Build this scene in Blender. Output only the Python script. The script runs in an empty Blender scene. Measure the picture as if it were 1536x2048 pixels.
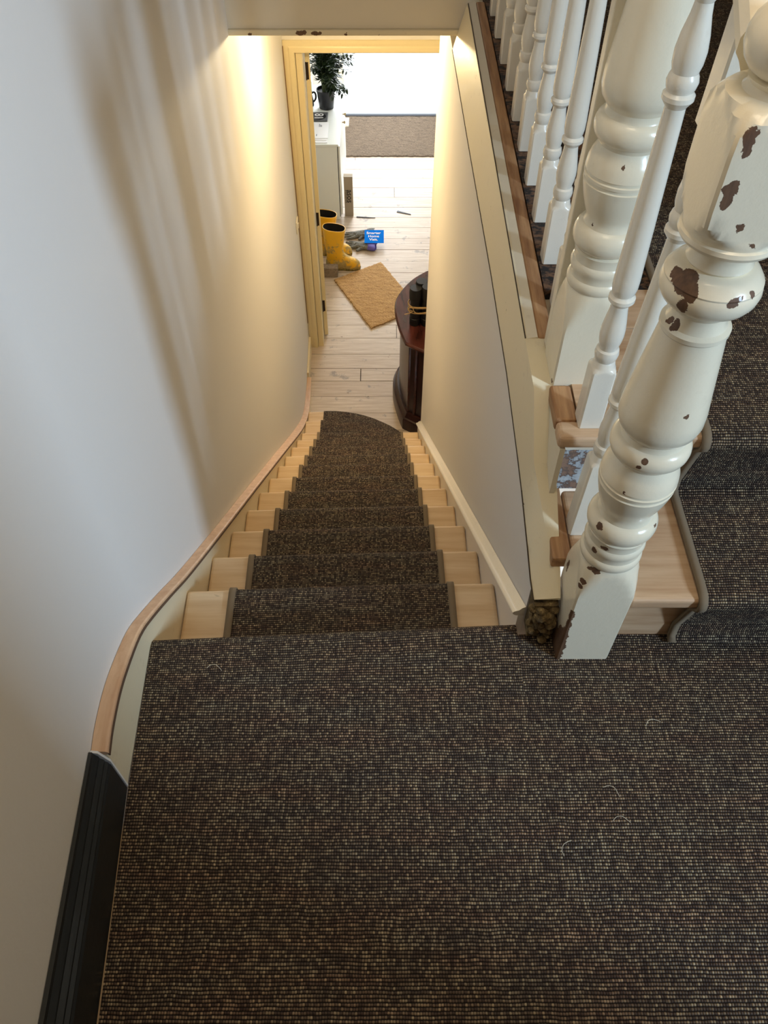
import bpy, bmesh, math, random
from math import pi, sin, cos, radians
from mathutils import Vector, Matrix
from mathutils.bvhtree import BVHTree
random.seed(7)
S = bpy.context.scene
COL = S.collection
# ------------------------------------------------------------------ camera
CAMZ = 1.45
PITCH = radians(51.4276)
FPX = 1600.0
cam = bpy.data.cameras.new('camera')
cam.sensor_fit = 'VERTICAL'; cam.sensor_height = 36; cam.sensor_width = 27
cam.lens = FPX / 2048 * 36
cam.clip_start = .02
co = bpy.data.objects.new('camera', cam); COL.objects.link(co)
co.location = (0, 0, CAMZ); co.rotation_euler = (pi / 2 - PITCH, 0, 0)
S.camera = co
S.view_settings.view_transform = 'Standard'; S.view_settings.look = 'None'
S.view_settings.gamma = 1; S.view_settings.use_curve_mapping = False
S.view_settings.exposure = .22
S.cycles.use_denoising = True
S.cycles.max_bounces = 8; S.cycles.diffuse_bounces = 5

# ------------------------------------------------------------------ node helpers
class NT:
    def __init__(s, name):
        s.m = bpy.data.materials.new(name); s.m.use_nodes = True
        s.t = s.m.node_tree; s.b = s.t.nodes['Principled BSDF']
    def n(s, typ, props=None, **ins):
        x = s.t.nodes.new(typ)
        for k, v in (props or {}).items(): setattr(x, k, v)
        for k, v in ins.items():
            key = int(k[1:]) if k[0] == '_' and k[1:].isdigit() else k.replace('_', ' ')
            if isinstance(v, bpy.types.NodeSocket): s.t.links.new(v, x.inputs[key])
            else: x.inputs[key].default_value = v
        return x
    def math(s, op, a, b=0.0, c=None):
        d = {'_0': a, '_1': b}
        if c is not None: d['_2'] = c
        return s.n('ShaderNodeMath', {'operation': op}, **d).outputs[0]
    def ramp(s, fac, stops, interp='LINEAR'):
        x = s.n('ShaderNodeValToRGB', Fac=fac); e = x.color_ramp.elements
        x.color_ramp.interpolation = interp
        while len(e) < len(stops): e.new(.5)
        for el, (p, c) in zip(e, stops):
            el.position = p; el.color = (*c, 1) if len(c) == 3 else c
        return x.outputs[0]
    def mix(s, fac, a, b):
        x = s.t.nodes.new('ShaderNodeMix'); x.data_type = 'RGBA'
        for i, v in ((0, fac), (6, a), (7, b)):
            if isinstance(v, bpy.types.NodeSocket): s.t.links.new(v, x.inputs[i])
            else: x.inputs[i].default_value = (*v, 1) if isinstance(v, tuple) and len(v) == 3 else v
        return x.outputs[2]
    def pos(s, scale=(1, 1, 1)):
        g = s.n('ShaderNodeNewGeometry').outputs['Position']
        return s.n('ShaderNodeMapping', Vector=g, Scale=scale).outputs[0]
    def noise(s, vec, scale=5, detail=4, rough=.55):
        x = s.n('ShaderNodeTexNoise', Vector=vec, Scale=scale, Detail=detail, Roughness=rough)
        return x.outputs['Fac']
    def bump(s, h, strength=.2, dist=.01):
        return s.n('ShaderNodeBump', Height=h, Strength=strength, Distance=dist).outputs[0]
    def set(s, **k):
        for key, v in k.items():
            key = key.replace('_', ' ')
            if isinstance(v, bpy.types.NodeSocket): s.t.links.new(v, s.b.inputs[key])
            else: s.b.inputs[key].default_value = (*v, 1) if isinstance(v, tuple) and len(v) == 3 else v
        return s
def hexc(r, g, b):
    f = lambda c: ((c / 255 + .055) / 1.055) ** 2.4 if c > 10 else c / 255 / 12.92
    return (f(r), f(g), f(b))
def plain(name, c, rough=.5, **k):
    return NT(name).set(Base_Color=c, Roughness=rough, **k).m

def plaster(name, c, bump=.06):
    t = NT(name); p = t.pos()
    a = t.noise(p, 2.3, 5); b = t.noise(p, 45, 4)
    col = t.mix(t.math('MULTIPLY', a, .25), c, tuple(x * .93 for x in c))
    t.set(Base_Color=col, Roughness=.62, Normal=t.bump(t.math('ADD', t.math('MULTIPLY', a, 2.5), b), bump, .01))
    return t.m
def paint(name, c, rough=.28, dirt=.5, chips=None, flake=0.0):
    t = NT(name); p = t.pos()
    big = t.noise(p, 7, 4); fine = t.noise(p, 60, 5, .65)
    dirtm = t.ramp(t.noise(p, 26, 6, .7), [(.0, (0, 0, 0)), (.60, (0, 0, 0)), (.78, (1, 1, 1))])
    col = t.mix(t.math('MULTIPLY', dirtm, .35 * dirt), c, hexc(140, 118, 88))
    col = t.mix(t.math('MULTIPLY', big, .3), col, tuple(x * .90 for x in c))
    rg = rough
    if flake:
        fm = t.ramp(t.noise(p, 38, 8, .72), [(0, (0, 0, 0)), (.70 - flake, (0, 0, 0)), (.715 - flake, (1, 1, 1))])
        col = t.mix(fm, col, hexc(92, 74, 58)); rg = t.math('ADD', t.math('MULTIPLY', fm, .5), rough)
    if chips:
        acc = None
        warp = t.n('ShaderNodeTexNoise', Vector=p, Scale=70, Detail=6, Roughness=.65).outputs['Color']
        wv = t.n('ShaderNodeVectorMath', {'operation': 'SUBTRACT'}, _0=warp, _1=(.5, .5, .5)).outputs[0]
        wv = t.n('ShaderNodeVectorMath', {'operation': 'MULTIPLY'}, _0=wv, _1=(.018, .018, .018)).outputs[0]
        pw = t.n('ShaderNodeVectorMath', {'operation': 'ADD'}, _0=t.n('ShaderNodeNewGeometry').outputs['Position'], _1=wv).outputs[0]
        for ctr, rad in chips:
            if isinstance(rad, (int, float)): rad = (rad,) * 3
            d = t.n('ShaderNodeVectorMath', {'operation': 'SUBTRACT'}, _0=pw, _1=tuple(ctr)).outputs[0]
            d = t.n('ShaderNodeVectorMath', {'operation': 'DIVIDE'}, _0=d, _1=tuple(rad)).outputs[0]
            l = t.n('ShaderNodeVectorMath', {'operation': 'LENGTH'}, _0=d).outputs['Value']
            acc = l if acc is None else t.math('MINIMUM', acc, l)
        cm = t.ramp(acc, [(0, (1, 1, 1)), (.97, (1, 1, 1)), (1, (0, 0, 0))])
        wood = t.mix(t.noise(t.pos((60, 60, 9)), 3, 6), hexc(58, 38, 24), hexc(132, 98, 70))
        col = t.mix(cm, col, wood); rg = t.math('ADD', t.math('MULTIPLY', cm, .45), rough)
        fine = t.math('SUBTRACT', fine, t.math('MULTIPLY', cm, 2.0))
    t.set(Base_Color=col, Roughness=rg, Normal=t.bump(fine, .12, .004))
    t.b.inputs['Coat Weight'].default_value = .15
    return t.m
def timber(name, dark, light, axis=0, rough=.5, knots=True, scale=1.0):
    t = NT(name); sc = [26 * scale] * 3; sc[axis] = 2.2 * scale
    p = t.pos(tuple(sc)); g = t.noise(p, 1.6, 6, .6)
    col = t.ramp(g, [(.28, dark), (.72, light)])
    blo = t.noise(t.pos(), 3.3, 3)
    col = t.mix(t.math('MULTIPLY', blo, .35), col, tuple(x * .72 for x in dark))
    if knots:
        s2 = [30] * 3; s2[axis] = 11
        k = t.ramp(t.noise(t.pos(tuple(s2)), .75, 2), [(0, (0, 0, 0)), (.735, (0, 0, 0)), (.765, (1, 1, 1))])
        col = t.mix(t.math('MULTIPLY', k, .8), col, hexc(84, 52, 28))
    t.set(Base_Color=col, Roughness=rough, Normal=t.bump(g, .12, .004))
    return t.m
def weave(name, pu=.0046, pv=.0056, warm=1.0):
    t = NT(name)
    uv = t.n('ShaderNodeTexCoord').outputs['UV']
    sp = t.n('ShaderNodeSeparateXYZ', Vector=uv); u, v = sp.outputs[0], sp.outputs[1]
    wob = t.n('ShaderNodeTexNoise', Vector=uv, Scale=22., Detail=3.).outputs['Color']
    ws = t.n('ShaderNodeSeparateXYZ', Vector=wob)
    a = t.math('MULTIPLY_ADD', u, 1 / pu, t.math('MULTIPLY', ws.outputs[0], 1.1))
    b = t.math('MULTIPLY_ADD', v, 1 / pv, t.math('MULTIPLY', ws.outputs[1], .9))
    row = t.math('FLOOR', b)
    a = t.math('ADD', a, t.math('MULTIPLY', t.n('ShaderNodeTexWhiteNoise', {'noise_dimensions': '1D'}, W=row).outputs[0], .45))
    cel = t.math('FLOOR', a)
    fa = t.math('SUBTRACT', t.math('MULTIPLY', t.math('FRACT', a), 2), 1)
    fb = t.math('SUBTRACT', t.math('MULTIPLY', t.math('FRACT', b), 2), 1)
    ha = t.math('SUBTRACT', 1, t.math('MULTIPLY', fa, fa)); hb = t.math('SUBTRACT', 1, t.math('MULTIPLY', fb, fb))
    h = t.math('MULTIPLY', t.math('MULTIPLY_ADD', ha, .6, .4), hb)
    cv = t.n('ShaderNodeCombineXYZ', X=cel, Y=row).outputs[0]
    rnd = t.n('ShaderNodeTexWhiteNoise', {'noise_dimensions': '3D'}, Vector=cv)
    st = t.n('ShaderNodeTexNoise', Vector=t.n('ShaderNodeMapping', Vector=uv, Scale=(9, 170, 1)).outputs[0], Scale=1., Detail=3.).outputs['Fac']
    sw = t.n('ShaderNodeTexNoise', Vector=t.n('ShaderNodeMapping', Vector=uv, Scale=(180, 7, 1)).outputs[0], Scale=1., Detail=2.).outputs['Fac']
    f = t.math('MULTIPLY_ADD', rnd.outputs[0], .46, t.math('MULTIPLY_ADD', st, .42, t.math('MULTIPLY', sw, .42)))
    top = t.ramp(f, [(.30, hexc(58, 48, 43)), (.55, hexc(94, 81, 71)), (.75, hexc(132, 117, 98)), (.95, hexc(188, 172, 142))])
    hue = t.ramp(t.n('ShaderNodeTexNoise', Vector=t.n('ShaderNodeMapping', Vector=uv, Scale=(7, 30, 1)).outputs[0], Scale=1., Detail=4.).outputs['Fac'],
                 [(.35, (1, .82, .78)), (.5, (1, .95, .90)), (.66, (.90, .94, .98))])
    mul = t.t.nodes.new('ShaderNodeMix'); mul.data_type = 'RGBA'; mul.blend_type = 'MULTIPLY'; mul.inputs[0].default_value = .8
    t.t.links.new(top, mul.inputs[6]); t.t.links.new(hue, mul.inputs[7])
    msk = t.ramp(h, [(.22, (0, 0, 0)), (.80, (1, 1, 1))])
    col = t.mix(msk, hexc(32, 26, 23), mul.outputs[2])
    t.set(Base_Color=col, Roughness=.85, Normal=t.bump(h, .9, .004))
    t.b.inputs['Specular IOR Level'].default_value = .2
    return t.m

WALL = plaster('wall_plaster', (.79, .77, .73))
WALLW = plaster('partition_plaster', (.80, .765, .72))
CEIL = plaster('ceiling_plaster', (.77, .69, .54))
CREAM = paint('cream_gloss_paint', hexc(232, 222, 198), .32, .8)
WORN = paint('worn_cream_paint', hexc(232, 219, 186), .4, 1.0, flake=.025)
WHITE = paint('white_gloss_paint', hexc(238, 231, 214), .24, .5)
STRING = paint('aged_string_paint', hexc(228, 214, 180), .4, .9)
WHSTR = paint('white_string_paint', hexc(240, 236, 228), .35, .2)
DOORP = paint('door_frame_paint', hexc(236, 220, 176), .38, .6)
BEIGE = plaster('beige_plaster', (.52, .42, .31))
SKIRT = paint('charcoal_paint', hexc(30, 34, 36), .38, 0)
PINE = timber('sanded_pine', hexc(208, 174, 132), hexc(234, 210, 174), 0)
PINEY = timber('sanded_pine_length', hexc(190, 148, 112), hexc(222, 190, 156), 1, knots=False)
ORANGE = timber('orange_stripped_wood', hexc(140, 94, 58), hexc(208, 164, 116), 1, scale=1.6)
OLDW = timber('stripped_board', hexc(178, 138, 102), hexc(226, 196, 160), 0)
CARPET = weave('sisal_weave')
BIND = plain('carpet_binding', hexc(120, 104, 82), .9)

# ------------------------------------------------------------------ mesh helpers
ORG = {}
def origin(o):
    return ORG.get(o.name, Vector((0, 0, 0)))
def tag(o, label=None, cat=None, group=None, kind=None):
    if label: o['label'] = label
    if cat: o['category'] = cat
    if group: o['group'] = group
    if kind: o['kind'] = kind
    return o
def obj(name, bm, mat, parent=None, loc=None, smooth=None, label=None):
    L = Vector(loc) if loc is not None else (origin(parent) if parent else Vector((0, 0, 0)))
    bmesh.ops.recalc_face_normals(bm, faces=bm.faces)
    me = bpy.data.meshes.new(name)
    bm.to_mesh(me); bm.free()
    me.transform(Matrix.Translation(-L))
    me.materials.append(mat)
    o = bpy.data.objects.new(name, me); COL.objects.link(o)
    if parent:
        o.parent = parent; o.location = L - origin(parent)
    else:
        o.location = L
    ORG[o.name] = L
    if smooth is not None:
        for p in me.polygons: p.use_smooth = True
        me.set_sharp_from_angle(angle=radians(smooth))
    if label: o['label'] = label
    return o
def thing(name, label, cat, loc, group=None, kind=None):
    o = bpy.data.objects.new(name, None); COL.objects.link(o)
    o.location = loc; o.empty_display_size = .1; ORG[o.name] = Vector(loc)
    return tag(o, label, cat, group, kind)
def struct(name, bm, mat, smooth=None, label=None, cat=None):
    o = obj(name, bm, mat, smooth=smooth)
    return tag(o, label, cat, None, 'structure')
def bevel(o, w=.003, seg=2):
    m = o.modifiers.new('bevel', 'BEVEL'); m.width = w; m.segments = seg; m.limit_method = 'ANGLE'; m.angle_limit = radians(35)
    return o
def BM(): return bmesh.new()
def box(bm, x0, x1, y0, y1, z0, z1):
    v = [bm.verts.new((x, y, z)) for x in (x0, x1) for y in (y0, y1) for z in (z0, z1)]
    for f in ((0, 1, 3, 2), (4, 6, 7, 5), (0, 4, 5, 1), (2, 3, 7, 6), (0, 2, 6, 4), (1, 5, 7, 3)):
        bm.faces.new([v[i] for i in f])
    return v
def hexa(bm, a, b):
    """solid between two matching polygons of points"""
    va = [bm.verts.new(p) for p in a]; vb = [bm.verts.new(p) for p in b]; n = len(a)
    bm.faces.new(va); bm.faces.new(vb[::-1])
    for i in range(n): bm.faces.new([va[i], vb[i], vb[(i + 1) % n], va[(i + 1) % n]])
    return va + vb
def prism(bm, poly, z0, z1):
    return hexa(bm, [(x, y, z0) for x, y in poly], [(x, y, z1) for x, y in poly])
def sweep(bm, rings, closed=False, cap=True):
    R = [[bm.verts.new(p) for p in r] for r in rings]; n = len(R[0])
    for a, b in zip(R, R[1:]):
        for i in range(n if closed else n - 1):
            j = (i + 1) % n
            bm.faces.new([a[i], a[j], b[j], b[i]])
    if cap and closed:
        bm.faces.new(R[0][::-1]); bm.faces.new(R[-1])
    return R
def lathe(bm, prof, cx, cy, seg=40, sq=None, cap=True):
    """prof: (z, r) or (z, r, half-width of the square it is cut by)"""
    rings = []
    for p in prof:
        z, r = p[0], p[1]; hs = p[2] if len(p) > 2 else None
        ring = []
        for k in range(seg):
            a = 2 * pi * (k + .5) / seg; q = r
            if hs: q = min(r, hs / max(abs(cos(a)), abs(sin(a))))
            ring.append((cx + q * cos(a), cy + q * sin(a), z))
        rings.append(ring)
    return sweep(bm, rings, True, cap)
def tube(bm, pts, r, seg=8, cap=True):
    pts = [Vector(p) for p in pts]; rs = r if isinstance(r, (list, tuple)) else [r] * len(pts)
    rings = []; prev = None
    for i, p in enumerate(pts):
        d = (pts[min(i + 1, len(pts) - 1)] - pts[max(i - 1, 0)]).normalized()
        if prev is None:
            n = d.orthogonal().normalized()
        else:
            n = (prev - d * prev.dot(d)).normalized()
        prev = n; b = d.cross(n)
        rings.append([p + (n * cos(2 * pi * k / seg) + b * sin(2 * pi * k / seg)) * rs[i] for k in range(seg)])
    return sweep(bm, rings, True, cap)
def ball(bm, c, r, sx=1, sy=1, sz=1, seg=16):
    m = Matrix.Translation(c) @ Matrix.Diagonal((r * sx, r * sy, r * sz, 1))
    bmesh.ops.create_uvsphere(bm, u_segments=seg, v_segments=seg // 2 + 2, radius=1, matrix=m)
def lerp(a, b, t): return a + (b - a) * t
def interp(tab, x):
    if x <= tab[0][0]: return tab[0][1]
    for (a, b), (c, d) in zip(tab, tab[1:]):
        if x <= c: return lerp(b, d, (x - a) / (c - a))
    return tab[-1][1]
def extr(name, tab): pass
def smoothpath(tab, n=6):
    """Catmull-Rom through a list of tuples"""
    out = []; T = [Vector(p) for p in tab]
    for i in range(len(T) - 1):
        p0, p1, p2, p3 = T[max(i - 1, 0)], T[i], T[i + 1], T[min(i + 2, len(T) - 1)]
        for k in range(n):
            t = k / n
            out.append(.5 * ((2 * p1) + (p2 - p0) * t + (2 * p0 - 5 * p1 + 4 * p2 - p3) * t * t + (3 * p1 - p0 - 3 * p2 + p3) * t ** 3))
    out.append(T[-1]); return out
def cloth(bm, path, xl, xr, nx=2, thick=.006, uvl=None):
    """carpet strip: path is a list of (y_left, y_right, z); xl/xr give the side edges"""
    uv = bm.loops.layers.uv.verify()
    L = 0; rows = []; last = None
    for (yl, yr, z) in path:
        ym = (yl + yr) / 2
        if last: L += math.hypot(ym - last[0], z - last[1])
        last = (ym, z)
        a, b = xl(yl), xr(yr)
        rows.append(([bm.verts.new((lerp(a, b, i / nx), lerp(yl, yr, i / nx), z)) for i in range(nx + 1)], L))
    for (r0, l0), (r1, l1) in zip(rows, rows[1:]):
        for i in range(nx):
            f = bm.faces.new([r0[i], r0[i + 1], r1[i + 1], r1[i]])
            for lp, vv in zip(f.loops, (l0, l0, l1, l1)): lp[uv].uv = (lp.vert.co.x, vv)
    return rows
def uvxy(bm):
    uv = bm.loops.layers.uv.verify()
    for f in bm.faces:
        n = f.normal if f.normal.length else Vector((0, 0, 1))
        for lp in f.loops:
            c = lp.vert.co; lp[uv].uv = (c.x, c.y - (c.z if abs(n.z) < .7 else 0))
def ray(u, v):
    """world ray of a point measured on the photograph"""
    a = (u - 768) / FPX; b = (v - 1024) / FPX
    return Vector((a, cos(PITCH) - b * sin(PITCH), -sin(PITCH) - b * cos(PITCH)))
CAMP = Vector((0, 0, CAMZ))
def text_mesh(bm, s, size, M, extrude=.0004, off=0.0, align='CENTER', space=1.0):
    cu = bpy.data.curves.new('lettering', 'FONT'); cu.body = s; cu.size = size; cu.extrude = extrude
    cu.align_x = align; cu.align_y = 'CENTER'; cu.offset = off; cu.space_character = space; cu.resolution_u = 4
    o = bpy.data.objects.new('lettering', cu); COL.objects.link(o)
    dg = bpy.context.evaluated_depsgraph_get()
    me = bpy.data.meshes.new_from_object(o.evaluated_get(dg)); me.transform(M)
    bm.from_mesh(me); bpy.data.objects.remove(o); bpy.data.curves.remove(cu); bpy.data.meshes.remove(me)

# ------------------------------------------------------------------ measures of the house
R = .1975                       # rise of one step
ZL = -14 * R                    # lower hall floor
ZU = .395                       # upper hall floor
ZC = .284                       # lower hall ceiling
xwl = lambda y: interp([(-2.2, -.40), (.13, -.471), (.515, -.4905), (5.06, -.5975)], y)   # left plaster face
xsl = lambda y: interp([(.5, -.4665), (.82, -.4785), (1.07, -.482), (3.53, -.5205), (5.06, -.5755)], y)  # face of left string
xsr = lambda y: .272 - .0225 * (y - 1.09)                                               # face of right string
xwr = lambda y: .291 - .0198 * (y - .85)                                                # right plaster face
NYL = [.8236, 1.069, 1.310, 1.552, 1.798, 2.046, 2.292, 2.540, 2.784, 3.033, 3.277, 3.527]
NYR = [.861, 1.093, 1.333, 1.576, 1.819, 2.068, 2.309, 2.560, 2.803, 3.047, 3.289, 3.536]
C12 = [(-.536, 3.829), (-.426, 3.837), (-.353, 3.834), (-.279, 3.826), (-.196, 3.811), (-.122, 3.791), (-.04, 3.77), (.033, 3.744), (.10, 3.712), (.16, 3.672), (.205, 3.62)]
C13 = [(-.545, 4.120), (-.433, 4.124), (-.345, 4.124), (-.267, 4.115), (-.198, 4.099), (-.13, 4.076), (-.071, 4.049), (-.013, 4.015), (.044, 3.978), (.10, 3.93), (.145, 3.872), (.18, 3.79), (.195, 3.70)]
def nose(n, x):
    t = (x - xsl(NYL[n])) / (xsr(NYR[n]) - xsl(NYL[n])); return lerp(NYL[n], NYR[n], t)

# ------------------------------------------------------------------ shell
CAMP0 = Vector((0, 0, CAMZ)); ray0 = ray
b = BM()
ys = [-2.0, .13, .515, 1.2, 2, 3, 4, 5.06]
front = [(xwl(y), y) for y in ys]
poly = front + [(-.80, 5.06), (-.80, -2.0)]
prism(b, poly, ZL - .1, 2.75)
struct('wall_left', b, WALL, label='smooth off-white plaster wall down the left of the stairs', cat='wall')
# stair partition on the right
CR1 = [(.868, .130), (.88, .132), (.95, .152), (1.1, .188), (1.365, .222), (1.53, .238), (2.33, .232), (3.24, .24), (3.65, .24)]
b = BM()
pa = [(xwr(y), y, z) for y, z in CR1]; pa = [(xwr(.868), .868, -.25)] + pa + [(xwr(3.65), 3.65, ZL - .1), (xwr(1.5), 1.5, ZL - .1)]
hexa(b, pa, [(x + .05, y, z) for x, y, z in pa])
struct('wall_right', b, WALLW, label='plastered partition wall down the right of the stairs', cat='wall')
# cream apron between the plaster and the edge of the upper floor
L2 = [(3.09, .287, .388), (2.45, .287, .390), (1.74, .288, .391), (1.38, .288, .391), (1.15, .290, .389), (1.07, .298, .268), (.95, .316, .205), (.875, .332, .165), (.835, .339, .135)]
L1 = [(xwr(y) - .001, y, interp(CR1, y)) for y in (3.09, 2.45, 1.74, 1.38, 1.15, 1.07, .95, .88, .835)]
b = BM()
for i in range(len(L2) - 1):
    a0 = Vector(L1[i]); a1 = Vector(L1[i + 1]); c0 = Vector((L2[i][1], L2[i][0], L2[i][2])); c1 = Vector((L2[i + 1][1], L2[i + 1][0], L2[i + 1][2]))
    e = Vector((.012, 0, -.012)); d0 = Vector((.342, c0.y, c0.z - .001)); d1 = Vector((.342, c1.y, c1.z - .001))
    q = [b.verts.new(p) for p in (a0, a1, c1, c0, d0, d1)]
    b.faces.new([q[0], q[1], q[2], q[3]]); b.faces.new([q[3], q[2], q[5], q[4]])
    g0 = Vector((.342, a0.y, a0.z)); g1 = Vector((.342, a1.y, a1.z))
    w = [b.verts.new(p) for p in (a0, a1, g1, g0)]; b.faces.new(w)
bmesh.ops.remove_doubles(b, verts=b.verts, dist=.0004)
struct('trim_1', b, WORN, smooth=60, label='cream painted apron under the edge of the upper hall floor', cat='trim')
b = BM(); tube(b, [(x - .0004, y, z) for x, y, z in L1], .0016, 6)
CRACK = plain('dark_crack', hexc(70, 58, 44), .9)
struct('trim_9', b, CRACK, label='dark crack between the partition plaster and the apron', cat='crack')
b = BM(); tube(b, [(.2898, y, .3905) for y in (1.30, 1.7, 2.2, 3.08)], .0016, 6); struct('trim_10', b, CRACK, cat='crack', label='dark gap between the apron and the floor edge')
# thin lip along the top of the apron beside the floor edge
b = BM()
hexa(b, [(.2905, 3.09, .375), (.3145, 3.09, .375), (.3145, 3.09, .3945), (.2905, 3.09, .390)], [(.2915, 1.30, .375), (.3145, 1.30, .375), (.3145, 1.30, .3945), (.2915, 1.30, .390)])
struct('trim_2', b, CREAM)
# beam across the stairwell with its bead
xb0, xb1 = xwl(3.09) - .02, .287
b = BM(); box(b, xb0, xb1, 3.10, 3.24, ZC + .02, 1.2 - .8)
struct('trim_3', b, CEIL, label='plastered beam end of the upper floor above the stairs', cat='beam')
b = BM(); box(b, xb0, xb1, 3.088, 3.25, ZC, ZC + .0195)
BEAD = paint('chipped_bead_paint', hexc(228, 214, 180), .4, 1.0, chips=[(CAMP0 + ray0(u, v) * (3.088 / ray0(u, v).y), r_) for u, v, r_ in ((600, 67, (.014, .01, .008)), (609, 65, (.008, .01, .006)), (632, 67, (.016, .01, .007)), (640, 66, .006), (500, 69, .007), (692, 69, .005))], flake=.02)
bevel(struct('trim_4', b, BEAD, label='chipped cream bead under the beam above the stairs', cat='trim'), .004)
# upper hall floor slabs
b = BM(); box(b, -.8, 1.45, 3.25, 6.0, ZC + .03, ZU - .0); box(b, .345, 1.45, 1.06, 3.2495, ZC + .03, ZU - .028)
struct('floor_upper_slab', b, CEIL)
b = BM(); box(b, -.8, 1.5, 3.2505, 9.2, ZC - .02, ZC)
box(b, .345, 1.5, 1.1, 3.25, ZC - .02, ZC)
struct('ceiling_lower', b, CEIL)
SPECK = NT('speckled_dark_boards'); p = SPECK.pos((18, 26, 18))
mk = SPECK.ramp(SPECK.noise(p, 2.2, 7, .7), [(.40, hexc(120, 88, 62)), (.50, hexc(84, 62, 48)), (.56, hexc(22, 20, 20))])
SPECK.set(Base_Color=mk, Roughness=.7)
b = BM()
for k in range(10):
    y0 = 1.46 + k * .18; box(b, .348, .70, y0, y0 + .177, ZU - .027, ZU - .0005)
struct('floor_upper_edge', b, SPECK.m, label='dark speckled floorboards under the balusters of the upper hall', cat='floor')
b = BM(); 
for k in range(3):
    y0 = 1.062 + k * .133; box(b, .363, .70, y0, y0 + .130, ZU - .027, ZU - .0006)
struct('floor_upper_near', b, OLDW, label='bare stripped floorboards beside the second newel post', cat='floor')
b = BM(); box(b, .3155, .3465, 1.30, 3.085, ZU - .03, ZU)
bevel(struct('trim_5', b, ORANGE, label='orange bare wood edge of the upper hall floor', cat='trim'), .006, 3)
# landing
b = BM(); poly = [(-.44, -2.0), (3.2, -2.0), (3.2, .856), (.30, .856), (.28, .80), (-.478, .78), (-.464, .5)]
prism(b, poly, -.24, -.0085)
struct('floor_landing', b, PINE)
b = BM(); box(b, -.8, 3.3, -2.1, -2.0, -.3, 2.75); struct('wall_back', b, BEIGE)
b = BM(); box(b, 1.30, 1.40, -2.0, -.30, .0, 2.75); struct('wall_light_blocker', b, BEIGE)  # unseen wall added to keep window light off the near landing
b = BM(); box(b, 1.45, 1.55, .83, 6.0, -.3, 2.75); box(b, 1.55, 3.3, .83, .93, -.3, 2.75); struct('wall_upper_right', b, BEIGE)
b = BM(); box(b, -.8, 1.55, 6.0, 6.1, ZC, 2.75); struct('wall_upper_end', b, BEIGE)
b = BM(); box(b, -.8, 3.3, -2.1, 6.1, 2.75, 2.85); struct('ceiling', b, BEIGE)
WY0, WY1, WZ0, WZ1 = -1.45, -.99, 1.50, 2.45        # narrow landing window in the end wall
b = BM(); box(b, 3.2, 3.3, -2.0, WY0, -.3, 2.75); box(b, 3.2, 3.3, WY1, .83, -.3, 2.75)
box(b, 3.2, 3.3, WY0, WY1, -.3, WZ0); box(b, 3.2, 3.3, WY0, WY1, WZ1, 2.75); struct('wall_end', b, BEIGE)
b = BM()
for y0, y1, z0, z1 in ((WY0, WY0 + .03, WZ0, WZ1), (WY1 - .03, WY1, WZ0, WZ1), (WY0, WY1, WZ0, WZ0 + .03), (WY0, WY1, WZ1 - .03, WZ1)): box(b, 3.21, 3.25, y0, y1, z0, z1)
struct('window_1', b, WHITE)
# lower hall
FL = NT('whitewashed_boards'); 
gp = FL.noise(FL.pos((2.5, 34, 20)), 1.5, 6, .6)
plk = FL.n('ShaderNodeTexWhiteNoise', {'noise_dimensions': '1D'}, W=FL.n('ShaderNodeAttribute', {'attribute_name': 'plank'}).outputs['Fac']).outputs[0]
c = FL.ramp(gp, [(.25, hexc(176, 156, 136)), (.75, hexc(218, 206, 192))])
c = FL.mix(FL.math('MULTIPLY', plk, .30), c, hexc(168, 146, 124))
st = FL.ramp(FL.noise(FL.pos(), 9, 5, .65), [(0, (0, 0, 0)), (.60, (0, 0, 0)), (.67, (1, 1, 1))])
c = FL.mix(FL.math('MULTIPLY', st, .6), c, hexc(120, 116, 114))
kn = FL.ramp(FL.noise(FL.pos((16, 30, 10)), 1., 2), [(0, (0, 0, 0)), (.74, (0, 0, 0)), (.77, (1, 1, 1))])
c = FL.mix(FL.math('MULTIPLY', kn, .8), c, hexc(104, 76, 58))
FL.set(Base_Color=c, Roughness=.55, Normal=FL.bump(gp, .15, .004))
b = BM(); lay = b.faces.layers.float.new('plank')
edges = [3.60, 3.78, 3.955, 4.13, 4.31, 4.487, 4.66, 4.805, 4.978, 5.176, 5.343, 5.535]
while edges[-1] < 8.05: edges.append(edges[-1] + .178)
edges[-1] = 8.085
for i, (y0, y1) in enumerate(zip(edges, edges[1:])):
    cuts = [-.86]
    if i == 6: cuts += [-.183, .21]
    elif i % 4 == 1: cuts += [(.103, -.30, .5)[i % 3]]
    cuts.append(1.0)
    for j, (x0, x1) in enumerate(zip(cuts, cuts[1:])):
        n0 = len(b.faces); g = .004 if (i == 6 and j == 1) else .0022
        vs = box(b, x0 + g, x1 - g, y0 + g, y1 - g, ZL - .025, ZL + random.uniform(-.0012, 0))
        b.faces.ensure_lookup_table()
        for f in b.faces[n0:]: f[lay] = i * 3.1 + j * 7.7
struct('floor', b, FL.m, label='pale worn floorboards of the lower hall', cat='floor')
b = BM(); box(b, -.9, 1.05, 3.55, 9.05, ZL - .06, ZL - .026); struct('floor_void', b, plain('dark_gap', (.03, .025, .02), .9))
b = BM(); box(b, 1.0, 1.1, 1.2, 5.2, ZL - .1, ZC); struct('wall_lower_right', b, WALL)
b = BM(); box(b, xwr(3.65) + .051, 1.0, 3.45, 3.55, ZL - .1, ZC); struct('wall_under_stairs', b, WALL)
b = BM(); box(b, -.95, -.85, 5.18, 9.1, ZL - .1, ZC); struct('wall_hall_left', b, WALL)
b = BM(); box(b, .85, .95, 5.18, 9.1, ZL - .1, ZC); struct('wall_hall_right', b, WALL)
HEAD = -.555
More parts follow.
